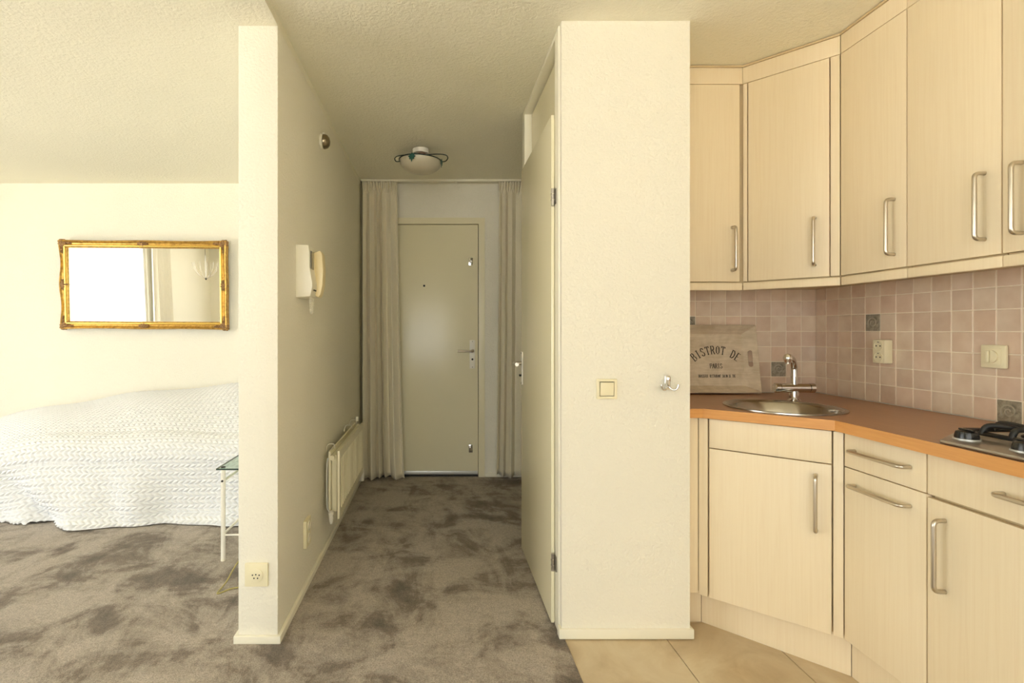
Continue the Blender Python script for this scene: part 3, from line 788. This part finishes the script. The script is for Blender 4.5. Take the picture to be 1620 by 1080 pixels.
def letter(ch, w, h, th):
    """flat ribbons in 2D, list of quads"""
    Q = []
    def seg(a, c, t):
        A, C = Vector((a[0]*w, a[1]*h)), Vector((c[0]*w, c[1]*h)); d = (C-A)
        if d.length < 1e-6: return
        d.normalize(); n = Vector((-d.y, d.x))*t/2; A = A-d*t*.25; C = C+d*t*.25
        Q.append([A-n, C-n, C+n, A+n])
    for st in STROKES[ch]:
        for a, c in zip(st[:-1], st[1:]):
            vert = abs(a[0]-c[0])*w < abs(a[1]-c[1])*h*.9
            seg(a, c, th if vert else th*.55)
    for (sx, sy) in SERIF.get(ch, []):
        seg((sx-.16, sy), (sx+.16, sy), th*.5)
    return Q
tray_x0, tray_x1, tray_h = 1.215, 1.598, .336
tilt = math.atan2(.050, tray_h)
ty0 = 2.557
def Tt(u, v, d):
    """tray plane: u across, v up the tray, d out of the tray face towards the room"""
    return (tray_x0+u, ty0+v*math.sin(tilt)-d*math.cos(tilt), CT+.0005+v*math.cos(tilt)+d*math.sin(tilt))
W = tray_x1-tray_x0
r = root('serving_tray', (tray_x0+W/2, ty0, CT), 'weathered wooden serving tray with black bistrot lettering leaning on the tiles', 'tray')
IN, DP = .044, .046
ib, it, il, ir = .040, tray_h-.040, IN+.012, W-IN-.012
mk('panel', g_map(g_box(il-.004, ir+.004, ib-.004, it+.004, 0, .006), Tt), 'tray_wood', r)
def slab(a, b_, c_, d_, th=.007):
    """flared side: inner edge a-b (d=.004), outer edge c-d (d=DP)"""
    V = []
    for (p_, dd) in ((a, .004), (b_, .004), (c_, DP), (d_, DP)):
        V.append((p_[0], p_[1], dd))
    A = np.array(V); n = np.cross(A[1]-A[0], A[3]-A[0]); n /= np.linalg.norm(n)
    if n[2] > 0: n = -n
    V2 = [tuple(q+n*th) for q in A]
    Fc = [(0, 1, 2, 3), (7, 6, 5, 4)]+[(i, 4+i, 4+(i+1) % 4, (i+1) % 4) for i in range(4)]
    return g_map((list(map(tuple, A))+V2, Fc), Tt)
mk('rim', slab((il, it), (ir, it), (W, tray_h), (0, tray_h)), 'tray_wood', r)
mk('rim', slab((ir, ib), (il, ib), (0, .006), (W, .006)), 'tray_wood', r)
# end rims with a hand hole
def end_rim(sgn):
    # local 2D: a along v, b from inner to outer edge
    ui, uo = (ir, W) if sgn > 0 else (il, 0)
    sl = math.hypot(uo-ui, DP-.004)
    def TT(a, b_, c):
        t = b_/sl; vlo = ib+(.006-ib)*t; vhi = it+(tray_h-it)*t
        vv = vlo+(vhi-vlo)*a
        nx_, nd = (DP-.004)/sl*sgn, -(abs(uo-ui))/sl
        return Tt(ui+(uo-ui)*t+nx_*c, vv, .004+(DP-.004)*t+nd*c)
    slot = [(.5+.115*math.cos(q)*1.0+(.0), sl*.5+.0105*math.sin(q)) for q in [2*PI*i/24 for i in range(24)]]
    slot = [(.40+.03*math.cos(q), sl*.5+.010*math.sin(q)) for q in [PI/2+PI*i/8 for i in range(9)]]+[(.62+.03*math.cos(q), sl*.5+.010*math.sin(q)) for q in [-PI/2+PI*i/8 for i in range(9)]]
    g = g_extrude([(0, 0), (1, 0), (1, sl), (0, sl)], 0, .007, [slot])
    mk('handle_rim', g_map(g, TT), 'tray_wood', r)
end_rim(1); end_rim(-1)
def text_line(txt, uc, v0, w, h, adv, th, sub):
    geos = []; tot = adv*len(txt); u = uc-tot/2
    for ch in txt:
        if ch != ' ':
            for q in letter('E' if ch == 'É' else ch, w, h, th):
                q3 = [Tt(u+pp.x, v0+pp.y, .0064) for pp in q]; geos.append((q3, [(0, 1, 2, 3)]))
            if ch == 'É':
                q3 = [Tt(u+w*a, v0+h*b_, .0064) for a, b_ in ((.4, 1.12), (.5, 1.08), (.8, 1.3), (.7, 1.34))]; geos.append((q3, [(0, 1, 2, 3)]))
        u += adv
    return g_join(*geos)
uC = 1.407-tray_x0
# arched line
geos = []
txt = 'BISTROT DE'; R = .165; span = 1.42
for i, ch in enumerate(txt):
    if ch == ' ': continue
    a = -span/2+span*(i+.5)/len(txt); ca, sa = math.cos(a), math.sin(a)
    w, h = .0170, .040
    for q in letter(ch, w, h, .0050):
        pts = []
        for pp in q:
            x, y = pp.x-w/2, pp.y
            X = (R+y)*sa+x*ca; Y = (R+y)*ca-x*sa
            pts.append(Tt(uC+X, .198-.165+Y, .0064))
        geos.append((pts, [(0, 1, 2, 3)]))
mk('lettering', g_join(*geos), 'ink', r)
mk('lettering', text_line('PARIS', uC, .126, .0105, .0225, .0128, .0034, r), 'ink', r)
mk('lettering', text_line('BRASSERIE RESTAURANT SALON DE THÉ', uC, .080, .0048, .0135, .00565, .0017, r), 'ink', r)

# ---------------------------------------------------------------- switch, hook, telephone socket, hall socket
Tp = lambda u, d, z: (u, PY0-d, z)
r = root('light_switch', (.674, PY0, .95), 'square ivory rocker light switch on the pillar', 'switch')
mk('plate', wall_holes([.634, .645, .703, .714], [.950, .961, 1.019, 1.030], [(.645, .703, .961, 1.019)], lambda u, z, d: Tp(u, d, z), .0005, .012), 'ivory_plastic', r, bevel=.003)
mk('recess_shade', rr_box(Tp, .646, .702, .0005, .002, .962, 1.018), 'dark', r)  # dark sheet puts the shadow gap round the rocker into colour
mk('rocker', g_prism([(.0025, .9635), (.0025, 1.0165), (.0155, 1.0165), (.0095, .9635)], .6475, .7005, lambda d, z, u: Tp(u, d, z)), 'ivory_plastic', r, bevel=.0012)
r = root('coat_hook', (.917, PY0, .98), 'small chrome double coat hook on the pillar', 'hook')
hx, hz = .914, 1.012
mk('back_plate', rr_box(Tp, hx-.010, hx+.010, .0005, .006, hz-.026, hz+.030), 'chrome', r, bevel=.004)
mk('shank', g_lathe([(.005, .0), (.0085, .004), (.0075, .018), (.009, .024), (.009, .036), (.006, .044), (.003, .046)], (hx, PY0-.014, hz-.012), 16), 'chrome', r, smooth=50)
for s in (-1, 1):
    mk('prong', g_tube([Tp(*q) for q in smoothpath([(hx, .012, hz-.008), (hx+s*.009, .018, hz-.020), (hx+s*.021, .024, hz-.024), (hx+s*.031, .027, hz-.014), (hx+s*.033, .027, hz-.002)], 5)], .0038, 10), 'chrome', r, smooth=50)
Tn = lambda u, d, z: (u, 2.0-d, z)
r = root('telephone_socket', (-.699, 2.0, .226), 'square ivory telephone socket low on the partition end', 'socket')
cx, cz = -.699, .271
mk('plate', rr_box(Tn, cx-.045, cx+.045, .0005, .012, cz-.045, cz+.045), 'ivory_plastic', r, bevel=.003)
pf = mk('socket_face', g_map(g_lathe([(.0265, .0122), (.0265, .0145), (.024, .0155)], (cx, 0, cz), 28, 'y'), Tn), 'ivory_plastic', r, smooth=40)
for (a, c_) in ((-.013, .002), (0, .004), (.013, .002), (-.007, -.010), (.007, -.010)):
    mk('pin_hole', g_map(g_lathe([(.0028, .0153), (.0028, .0163)], (cx+a, 0, cz+c_), 8, 'y'), Tn), 'dark', pf)
mk('screw', g_map(g_lathe([(.003, .0122), (.0025, .0132)], (cx-.036, 0, cz+.036), 8, 'y'), Tn), 'ivory_plastic', r)
XH = -.6185
Tl = lambda u, d, z: (XH+d, u, z)       # hall side of the partition
r = root('hall_socket', (XH, 2.42, .205), 'ivory double wall socket low on the hallway wall', 'socket')
mk('plate', rr_box(Tl, 2.38, 2.468, .0005, .016, .205, .332), 'ivory_plastic', r, bevel=.003)
for zc in (.240, .297):
    pr = [(.023, .0162), (.023, .0185), (.020, .0185), (.018, .0166)]
    gv, gf = g_lathe(pr, (0, 2.424, zc), 20, 'x')
    mk('socket_face', ([(XH+x, y, z) for x, y, z in gv], gf), 'white_plastic', r, smooth=40)

# ---------------------------------------------------------------- wall sensor
r = root('door_chime', (XH, 2.745, 2.233), 'small round brass dome on a white base high on the hallway wall', 'door bell')
def lx(prof, y, z, n=28):
    gv, gf = g_lathe(prof, (0, y, z), n, 'x'); return [(XH+x, yy, zz) for x, yy, zz in gv], gf
mk('base', lx([(.040, .0005), (.040, .012), (.036, .015)], 2.745, 2.233), 'white_plastic', r, smooth=40)
mk('dome', lx([(.039, .0152), (.039, .022), (.034, .036), (.022, .046), (.006, .050)], 2.745, 2.233), 'bronze', r, smooth=60)
mk('clip', rr_box(Tl, 2.741, 2.749, .010, .022, 2.269, 2.282), 'white_plastic', r)

# ---------------------------------------------------------------- intercom
r = root('intercom', (XH, 2.33, 1.365), 'cream wall intercom with handset on the hallway wall', 'intercom')
prof = [(.0005, 1.367), (.0005, 1.600), (.056, 1.598), (.060, 1.565), (.061, 1.50), (.072, 1.435), (.073, 1.415), (.064, 1.372)]
mk('housing', g_prism(prof, 2.255, 2.415, lambda d, z, y: (XH+d, y, z)), 'white_plastic', r, bevel=.003)
mk('name_window', rr_box(Tl, 2.268, 2.325, .0612, .0635, 1.495, 1.575), 'dark_glass', r, bevel=.001)
mk('button', rr_box(Tl, 2.285, 2.300, .0705, .0745, 1.398, 1.404), 'dark', r)
mk('button', rr_box(Tl, 2.310, 2.325, .0705, .0745, 1.398, 1.404), 'dark', r)
hp = [(.060, 1.385), (.056, 1.575), (.086, 1.588), (.096, 1.57), (.101, 1.50), (.098, 1.43), (.088, 1.385), (.078, 1.372)]
hs = mk('handset', g_prism(hp, 2.345, 2.405, lambda d, z, y: (XH+d, y, z)), 'yellowed_plastic', r, bevel=.005)
pts = []
n = 150
for i in range(n+1):
    t = i/n; a = t*PI
    cy_ = 2.34+.028*math.cos(a); cz_ = 1.372-.075*math.sin(a)
    q = t*2*PI*26
    pts.append((XH+.050+.0045*math.cos(q), cy_+.0045*math.sin(q)*abs(math.sin(a)), cz_+.0045*math.sin(q)*abs(math.cos(a))))
mk('coiled_cord', g_tube(pts, .0017, 6), 'white_plastic', r, smooth=60)

# ---------------------------------------------------------------- radiator
r = root('radiator', (XH+.08, 3.2, .20), 'cream ribbed panel radiator on the hallway wall', 'radiator')
ra, rb, rz0, rz1 = 2.765, 3.66, .205, .572
XF = XH+.098
nfl = 19; n = nfl*12+1
ys = np.linspace(ra, rb, n); zs = np.concatenate([[rz0], np.linspace(rz0+.004, rz0+.045, 3), np.linspace(rz0+.052, rz1-.052, 4), np.linspace(rz1-.045, rz1-.004, 3), [rz1]])
P = np.zeros((len(zs), n, 3))
fl = (ys-ra-.03)/(rb-ra-.06)*nfl
prof = np.where((fl > 0) & (fl < nfl), np.clip(np.cos(2*PI*fl)*2.6, -1, 1)*.5+.5, 1.0)
for i, z in enumerate(zs):
    inside = 1.0 if rz0+.05 < z < rz1-.05 else 0.0
    edge = .006 if (i == 0 or i == len(zs)-1) else 0
    P[i, :, 0] = XF-edge-inside*.020*(1-prof); P[i, :, 1] = ys; P[i, :, 2] = z
pn = mk('front_panel', g_grid(P), 'radiator_paint', r, smooth=50)
sm = pn.modifiers.new('thickness', 'SOLIDIFY'); sm.thickness = .004; sm.offset = 1 if False else -1
mk('back_panel', g_box(XH+.035, XH+.047, ra+.004, rb-.004, rz0+.006, rz1-.006), 'radiator_paint', r, bevel=.004)
mk('convector', g_box(XH+.050, XF-.022, ra+.03, rb-.03, rz0+.03, rz1-.03), 'radiator_paint', r)
mk('side_edge', g_box(XF-.012, XF-.0005, ra-.0035, ra-.0005, rz0, rz1), 'radiator_paint', r, bevel=.001)
for yy in (ra-.018, rb+.02):
    mk('header_nut', g_tube([(XH+.060, yy, rz1-.035), (XH+.060, ra+.01 if yy < 3 else rb-.01, rz1-.035)], .014, 8), 'radiator_paint', r, smooth=30)
vx = XH+.055
mk('valve', g_tube([(vx, ra+.006, rz0+.035), (vx, ra-.022, rz0+.035), (vx, ra-.03, rz0+.033)], [.012, .015, .010], 12), 'white_metal', r, smooth=40)
mk('valve', g_tube([(vx, ra-.018, rz0+.030), (vx, ra-.018, rz0+.005), (vx, ra-.018, rz0-.02)], [.010, .012, .007], 12), 'white_metal', r, smooth=40)
mk('pipe', g_tube(smoothpath([(vx-.016, ra-.018, rz1-.035), (vx-.022, ra-.020, rz1-.08), (vx-.022, ra-.020, rz0+.09), (vx-.012, ra-.019, rz0+.05), (vx, ra-.018, rz0+.04)], 6), .0045, 10), 'aluminium', r, smooth=50)
mk('thermostat_knob', g_lathe([(.014, -.045), (.018, -.040), (.018, .030), (.013, .045)], (XF-.015, rb+.028, rz0-.02), 14), 'white_metal', r, smooth=40)
mk('thermostat_neck', g_tube([(vx, rb-.004, rz0+.035), (vx+.01, rb+.022, rz0+.035), (XF-.015, rb+.028, rz0+.026)], .009, 10), 'white_metal', r, smooth=40)
for yy in (ra+.10, rb-.22, rb-.02):
    mk('bracket', g_tube(smoothpath([(XH+.001, yy, rz1-.03), (XH+.012, yy, rz1+.010), (XH+.045, yy, rz1+.014), (XH+.052, yy, rz1-.008)], 4), .0025, 6), 'white_metal', r, smooth=40)
mk('air_vent', g_lathe([(.011, 0), (.011, .028), (.007, .031)], (XH+.055, rb-.015, rz1+.006), 12), 'white_plastic', r, smooth=40)

# ---------------------------------------------------------------- ceiling lamp
LX, LY = -.105, 3.47
r = root('ceiling_lamp', (LX, LY, ZC), 'ceiling lamp with frosted glass bowl and wire vine leaves', 'lamp')
mk('base', g_lathe([(.054, -.030), (.056, -.026), (.056, -.001)], (LX, LY, ZC), 32), 'white_metal', r, smooth=40)
mk('socket_block', g_lathe([(.026, -.070), (.030, -.031)], (LX+.006, LY, ZC), 16), 'copper_brown', r, smooth=40)
tlt = math.radians(-4)
def Tb(x, y, z):
    return (LX+x*math.cos(tlt)-z*math.sin(tlt), LY+y, ZC-.082+x*math.sin(tlt)+z*math.cos(tlt))
Rb, Hb = .143, .083
prof = [(Rb*math.sin(a), -Hb*math.cos(a)) for a in [PI/2*i/14 for i in range(1, 15)]]
inn = [((Rb-.005)*math.sin(a), -(Hb-.005)*math.cos(a)) for a in [PI/2*i/14 for i in range(14, 0, -1)]]
mk('glass_bowl', g_map(g_lathe(prof+inn, (0, 0, 0), 48), Tb), 'alabaster', r, smooth=60)
mk('rim_wire', g_map(g_tube([((Rb+.003)*math.cos(a), (Rb+.003)*math.sin(a), .001) for a in [2*PI*i/64 for i in range(64)]], .0040, 8, True), Tb), 'wire_green', r, smooth=60)
mk('scroll_wire', g_map(g_tube(smoothpath([(.035, -.02, .042), (.11, -.03, .048), (.165, -.03, .046), (.182, -.03, .028), (.170, -.03, .006), (.145, -.025, .000)], 7), .0036, 8), Tb), 'wire_green', r, smooth=60)
mk('scroll_wire', g_map(g_tube(smoothpath([(-.03, -.03, .030), (-.10, -.04, .024), (-.155, -.04, .012), (-.172, -.04, -.006), (-.160, -.04, -.024), (-.135, -.045, -.022)], 7), .0036, 8), Tb), 'wire_green', r, smooth=60)
mk('scroll_wire', g_map(g_tube(smoothpath([(0, .03, .030), (.02, .11, .03), (.03, .16, .016), (.02, .165, -.004), (.01, .145, 0)], 7), .0036, 8), Tb), 'wire_green', r, smooth=60)
leaf = [(0, .026), (.006, .014), (.016, .020), (.014, .008), (.024, .004), (.014, -.004), (.015, -.014), (.006, -.012), (0, -.030), (-.006, -.012), (-.015, -.014), (-.014, -.004), (-.024, .004), (-.014, .008), (-.016, .020), (-.006, .014)]
def vine_leaf(ang, dz, sc):
    px_, py_ = (Rb+.006)*math.sin(ang), -(Rb+.006)*math.cos(ang)
    def TL(a, b_, c): return Tb(px_+a*sc*math.cos(ang)-c*math.sin(ang)*-1, py_+a*sc*math.sin(ang)-c*math.cos(ang), dz+b_*sc)
    V, Fc = g_extrude(leaf, -.0012, .0012)
    V = [(x, y, z-.10*abs(x)*4*.1) for x, y, z in V]
    mk('vine_leaf', g_map((V, Fc), TL), 'leaf_green', r)
vine_leaf(-.36, -.018, 1.15); vine_leaf(1.30, -.012, 1.05); vine_leaf(2.9, -.012, 1.0)

# ---------------------------------------------------------------- bed: box spring, mattress, quilt
r = root('bed', (-2.6, 3.8, 0), 'low bed pushed against the wall under the mirror, hidden by its quilt', 'bed')
mk('bed_frame', g_box(-3.35, -0.95, 3.42, 4.20, .06, .26), 'window_frame', r, bevel=.02)
mk('mattress', g_box(-3.35, -0.95, 3.42, 4.20, .265, .44), 'quilt', r, bevel=.05)
for (lx_, ly_) in ((-3.25, 3.48), (-3.25, 4.14), (-1.05, 3.48), (-1.05, 4.14)):
    mk('leg', g_box(lx_-.03, lx_+.03, ly_-.03, ly_+.03, .005, .06), 'copper_brown', r)
# quilt surface
xs = np.linspace(-3.75, -0.84, 640)
hb_x = [-3.9, -3.57, -3.06, -2.54, -2.1, -1.6, -0.8]; hb_h = [.44, .495, .600, .705, .745, .772, .775]
hf_x = [-3.9, -3.2, -2.8, -2.4, -1.9, -1.4, -0.8]; hf_h = [.40, .44, .485, .515, .530, .535, .53]
Hb_ = np.interp(xs, hb_x, hb_h); Hf_ = np.interp(xs, hf_x, hf_h)
k = np.hanning(81); k /= k.sum()
Hb_ = np.convolve(np.pad(Hb_, 40, 'edge'), k, 'valid'); Hf_ = np.convolve(np.pad(Hf_, 40, 'edge'), k, 'valid')
nt_f, nt_c, nt_t = 130, 60, 210
rows = []
yfb, yft, yw = 3.235, 3.345, 4.235
rc = .15
for X, hb, hf in zip(xs, Hb_, Hf_):
    y1 = yfb; col = []
    tf = np.linspace(0, 1, nt_f, endpoint=False)
    zf = .012+(hf-rc-.012)*tf
    yf = yfb+(yft-rc*.3-yfb)*tf**.8
    tc = np.linspace(0, 1, nt_c, endpoint=False)
    zc_ = hf-rc+rc*np.sin(tc*PI/2)*1.0; yc_ = yft-rc*.3+rc*1.2*(1-np.cos(tc*PI/2))
    tt = np.linspace(0, 1, nt_t); yt = yc_[-1]+.002+(yw-yc_[-1])*tt
    zt = hf+(hb-hf)*(1-(1-tt)**1.8)-.02*np.clip((tt-.9)/.1, 0, 1)**2
    rows.append((np.concatenate([yf, yc_, yt]), np.concatenate([zf, zc_, zt])))
Y = np.array([q[0] for q in rows]); Z = np.array([q[1] for q in rows]); X = np.repeat(xs[:, None], Y.shape[1], 1)
tfr = np.zeros(Y.shape[1]); tfr[:nt_f] = 1-np.linspace(0, 1, nt_f); tfr = tfr[None, :]
low = tfr**1.2
# loose folds towards the hem
Y = Y-low*(.030*np.sin(X*5.2+.6)+.022*np.sin(X*9.7+1.9)+.010*np.sin(X*19+.3))
Y = Y-.030*np.exp(-((tfr-1)/.10)**2)*(tfr > 0)*(1+.6*np.sin(X*8.5+2))
side = np.clip(np.sin(tfr*PI*.5), 0, 1)
Y = Y-(tfr > 0)*.012*np.sin(X*3.1+2.2)*np.sin(np.clip(tfr, 0, 1)*PI)
# diagonal swag at the foot end
def seg_d(ax, az, bx_, bz):
    dx, dz = bx_-ax, bz-az; L = math.hypot(dx, dz)
    return ((X-ax)*dz-(Z-az)*dx)/L
d = seg_d(-2.95, .44, -2.40, -.02)     # negative on the lower left
m_ = (tfr > 0)*np.clip(tfr*1.6, 0, 1)
Y = Y+m_*(.060*np.exp(-((d)/.055)**2)-.070*np.clip(-d/.14, 0, 1)*np.exp(-np.clip(-d-.14, 0, 9)/.35))
d2 = seg_d(-2.20, .50, -1.95, -.02)
Y = Y+m_*(.022*np.exp(-(d2/.07)**2)-.022*np.exp(-((d2+.14)/.09)**2))
Z = Z+.012*np.sin(X*3.7+1)*np.sin(Y*5.0)*(tfr == 0)+.010*np.sin(X*7.1+Y*6)*(tfr == 0)
# keep the hem on the carpet
Z[:, 0] = .010+.008*(np.sin(X[:, 0]*11)+1)*np.clip(np.sin(X[:, 0]*4.3), 0, 1)
# quilting: herringbone rows of padded leaves
ds = np.sqrt(np.diff(Y, axis=1)**2+np.diff(Z, axis=1)**2)
S = np.concatenate([np.zeros((len(xs), 1)), np.cumsum(ds, 1)], 1); S = S-S[:, nt_f:nt_f+1]+1.0
S = S*0.5+0.5*S.mean(0)[None, :]
rowh, pit = .0245, .036
q = S/rowh; ri = np.floor(q); vv = q-ri
sgn = np.where(ri % 2 == 0, 1.0, -1.0)
u = X/pit+sgn*(vv-.5)*.85
fu = u-np.floor(u)
puff = np.sin(PI*fu**1.5)**.7*np.sin(PI*np.clip(vv, 0, 1))**.7
nx_ = np.gradient(np.stack([X, Y, Z], -1), axis=0); ny_ = np.gradient(np.stack([X, Y, Z], -1), axis=1)
nn = np.cross(nx_, ny_); nn /= np.linalg.norm(nn, axis=-1, keepdims=True)+1e-9
sgnn = np.where(nn[..., 1:2]*-1+nn[..., 2:3] > 0, 1, -1); nn = nn*sgnn
P = np.stack([X, Y, Z], -1)+nn*(.0145*puff)[..., None]
P[..., 1] = np.minimum(P[..., 1], YB-.020)
qo = mk('quilt', g_grid(P), 'quilt', None, (-2.3, 3.7, 0.01), smooth=80)
tag(qo, 'white quilted bedspread with herringbone stitching draped over the bed to the carpet', 'bedspread')

# ---------------------------------------------------------------- gilt mirror
MX0, MX1, MZ0, MZ1 = -3.095, -1.720, 1.232, 1.962
mw, mh = MX1-MX0, MZ1-MZ0
r = bpy.data.objects.new('wall_mirror', None); COL.objects.link(r)
r.location = ((MX0+MX1)/2, YB-.030, MZ0); r.rotation_euler = (math.radians(2.3), math.radians(.35), 0)
tag(r, 'wide gilt-framed mirror hanging on the wall above the bed', 'mirror', None, 'thing')
ORG[r.name] = Vector((0, 0, 0))
FWd = .056
# local: x centred, z from 0, front towards -y
gi = .060
mk('glass', g_box(-mw/2+gi, mw/2-gi, -.004, .002, gi, mh-gi), 'mirror_glass', r)
def side_geo(A, B, inward, prof_fn, n=72):
    """loft along A->B (outer rectangle corners), mitred"""
    A, B, I = Vector(A), Vector(B), Vector(inward); D = (B-A); L = D.length; D /= L
    Pm = []
    for i in range(n+1):
        t = i/n; row = []
        for (w, h) in prof_fn(t):
            s = w+(L-2*w)*t
            q = A+D*s+I*w
            row.append((q.x, -h, q.z))
        Pm.append(row)
    Pm = np.array(Pm); V, Fc = g_grid(Pm)
    return [tuple(x) for x in V], [tuple(f) for f in Fc]
WAVE = [.004]
def pf_cove(t):
    wv = WAVE[0]*math.sin(2*PI*t)**2
    return [(wv, -.022), (wv, .020), (.003+wv, .032), (.012+wv*.7, .034), (.022+wv*.3, .024), (.033, .020), (.038, .021), (.038, -.022), (wv, -.022)]
def pf_bead(t):
    return [(.038, .0)]+[(.048-.010*math.cos(a), .022+.011*math.sin(a)) for a in [PI*i/8 for i in range(9)]]+[(.058, .0), (.038, .0)]
def pf_lip(t):
    return [(.0582, -.004), (.0582, .016), (.063, .014), (.0655, .004), (.0655, -.004), (.0582, -.004)]
cs = [(-mw/2, 0, 0), (mw/2, 0, 0), (mw/2, 0, mh), (-mw/2, 0, mh)]
inw = [(0, 0, 1), (-1, 0, 0), (0, 0, -1), (1, 0, 0)]
for k in range(4):
    A, B = cs[k], cs[(k+1) % 4]; WAVE[0] = .016 if k == 3 else .004
    mo = mk('frame_moulding', side_geo(A, B, inw[k], pf_cove), 'gold', r, smooth=40)
    mk('frame_bead', side_geo(A, B, inw[k], pf_bead, 8), 'gold_bright', mo, smooth=50)
    mk('frame_lip', side_geo(A, B, inw[k], pf_lip, 8), 'gold', mo, smooth=40)
def shell(cx_, cz_, rx, rz, rot, ribs, h0=.022, dome=.018):
    n, m2 = 48, 8; V = []; Fc = []
    for i in range(m2+1):
        rr = i/m2
        for q in range(n):
            a = 2*PI*q/n
            sc_ = 1+.07*math.cos(ribs*a)
            hh = h0+dome*(1-rr**2)+.0035*rr*math.cos(ribs*a)*(1-rr*.3)
            if i == m2: hh = .0
            x, z = rr*rx*sc_*math.cos(a), rr*rz*sc_*math.sin(a)
            V.append((cx_+x*math.cos(rot)-z*math.sin(rot), -hh, cz_+x*math.sin(rot)+z*math.cos(rot)))
    for i in range(m2):
        for q in range(n): Fc.append((i*n+q, i*n+(q+1) % n, (i+1)*n+(q+1) % n, (i+1)*n+q))
    return V, Fc
for (cx_, cz_, sx, sz) in ((-mw/2, 0, 1, 1), (mw/2, 0, -1, 1), (mw/2, mh, -1, -1), (-mw/2, mh, 1, -1)):
    co = mk('corner_ornament', shell(cx_+sx*.030, cz_+sz*.030, .044, .034, math.atan2(sz, sx), 9), 'gold_aged', r, smooth=50)
    for (ox, oz, rx, rz) in ((.082, .022, .038, .017), (.022, .082, .017, .038)):
        mk('scroll', shell(cx_+sx*ox, cz_+sz*oz, rx, rz, 0, 7, .020, .013), 'gold_aged', co, smooth=50)
for (cx_, cz_, rx, rz) in ((0, .029, .050, .030), (0, mh-.029, .050, .030), (-mw/2+.031, mh/2, .031, .050), (mw/2-.029, mh/2, .030, .050)):
    mk('centre_ornament', shell(cx_, cz_, rx, rz, 0, 9), 'gold_aged', r, smooth=50)

# ---------------------------------------------------------------- glass side table and cord
r = root('side_table', (-.98, 2.87, 0), 'small glass-topped side table with white tubular legs beside the partition', 'table')
tx0, tx1, ty0_, ty1 = -1.127, -.83, 2.71, 3.04
mk('glass_top', g_box(tx0-.028, tx1+.028, ty0_-.02, ty1+.02, .488, .496), 'table_glass', r)
for nm, b4 in (('glass_edge', (tx0-.029, tx1+.029, ty0_-.0212, ty0_-.0202)), ('glass_edge', (tx0-.0292, tx0-.0282, ty0_-.020, ty1+.02))):
    mk(nm, g_box(*b4, .488, .496), 'glass_edge', r)
for (a, c_) in ((tx0, ty0_), (tx1, ty0_), (tx0, ty1), (tx1, ty1)):
    lg = mk('leg', g_lathe([(.0115, .006), (.0115, .487)], (a, c_, 0), 14), 'white_metal', r, smooth=40)
    mk('foot_cap', g_lathe([(.0125, .0045), (.0125, .016)], (a, c_, 0), 14), 'white_plastic', lg, smooth=40)
    mk('glass_pad', g_lathe([(.012, .4965), (.012, .500), (.008, .502)], (a, c_, 0), 14), 'dark', lg, smooth=40)
    mk('bolt', g_lathe([(.006, -.0155), (.006, -.0118)], (a, c_, .428), 10, 'y'), 'dark', lg, smooth=40)
for zz, rr in ((.425, .007), (.143, .006)):
    mk('rail', g_tube([(tx0, ty0_+.011, zz), (tx0, ty1-.011, zz)], rr, 10), 'white_metal', r, smooth=40)
    mk('rail', g_tube([(tx1, ty0_+.011, zz), (tx1, ty1-.011, zz)], rr, 10), 'white_metal', r, smooth=40)
mk('rail', g_tube([(tx0+.011, ty0_, .140), (tx1-.011, ty0_, .140)], .005, 10), 'white_metal', r, smooth=40)
mk('rail', g_tube([(tx0+.011, ty1, .140), (tx1-.011, ty1, .140)], .005, 10), 'white_metal', r, smooth=40)
mk('rail', g_tube([(tx0+.011, ty1, .425), (tx1-.011, ty1, .425)], .006, 10), 'white_metal', r, smooth=40)
cd = mk('power_cord', g_tube(smoothpath([(-.80, 2.80, .012), (-.88, 2.72, .05), (-.945, 2.62, .10), (-.985, 2.54, .07), (-1.005, 2.45, .018), (-1.012, 2.372, .009), (-1.000, 2.368, .008), (-.96, 2.41, .008), (-.90, 2.425, .008), (-.82, 2.45, .008)], 8), .0035, 8), 'cable', None, (-1.0, 2.37, .004), smooth=60)
tag(cd, 'thin olive power cord lying on the carpet behind the partition end', 'cord')

# ---------------------------------------------------------------- things seen in the mirror
r = root('pendant_lamp', (-4.10, -.7, ZC), 'wire basket pendant lamp reflected in the gilt mirror', 'lamp')
pc = Vector((-4.10, -.7, 1.88))
mk('cord', g_tube([tuple(pc+Vector((0, 0, .28))), (pc.x, pc.y, ZC-.03)], .003, 8), 'dark', r)
mk('ceiling_cup', g_lathe([(.012, -.06), (.045, -.01), (.045, -.001)], (pc.x, pc.y, ZC), 20), 'white_metal', r, smooth=40)
mk('hub', g_lathe([(.004, -.02), (.016, -.008), (.016, .01), (.006, .02)], tuple(pc+Vector((0, 0, -.13))), 14), 'dark', r, smooth=40)
mk('stem', g_lathe([(.008, -.11), (.008, .28)], tuple(pc), 10), 'brushed_steel', r, smooth=40)
for k in range(12):
    a = 2*PI*k/12
    mk('wire_rib', g_tube(smoothpath([tuple(pc+Vector((rr*math.cos(a), rr*math.sin(a), z))) for rr, z in ((.01, -.13), (.11, -.07), (.19, .04), (.22, .16))], 5), .0028, 6), 'brushed_steel', r, smooth=50)
r = root('living_room_socket', (XL, -1.52, .64), 'double wall socket reflected in the gilt mirror', 'socket')
Tv = lambda u, d, z: (XL+d, u, z)
mk('plate', rr_box(Tv, -1.60, -1.44, .0005, .012, .64, .76), 'ivory_plastic', r, bevel=.003)
for q in (-1.555, -1.485):
    gv, gf = g_lathe([(.024, .0122), (.024, .014), (.018, .0128)], (0, q, .70), 18, 'x')
    mk('socket_face', ([(XL+x, y, z) for x, y, z in gv], gf), 'dark_glass', r, smooth=40)
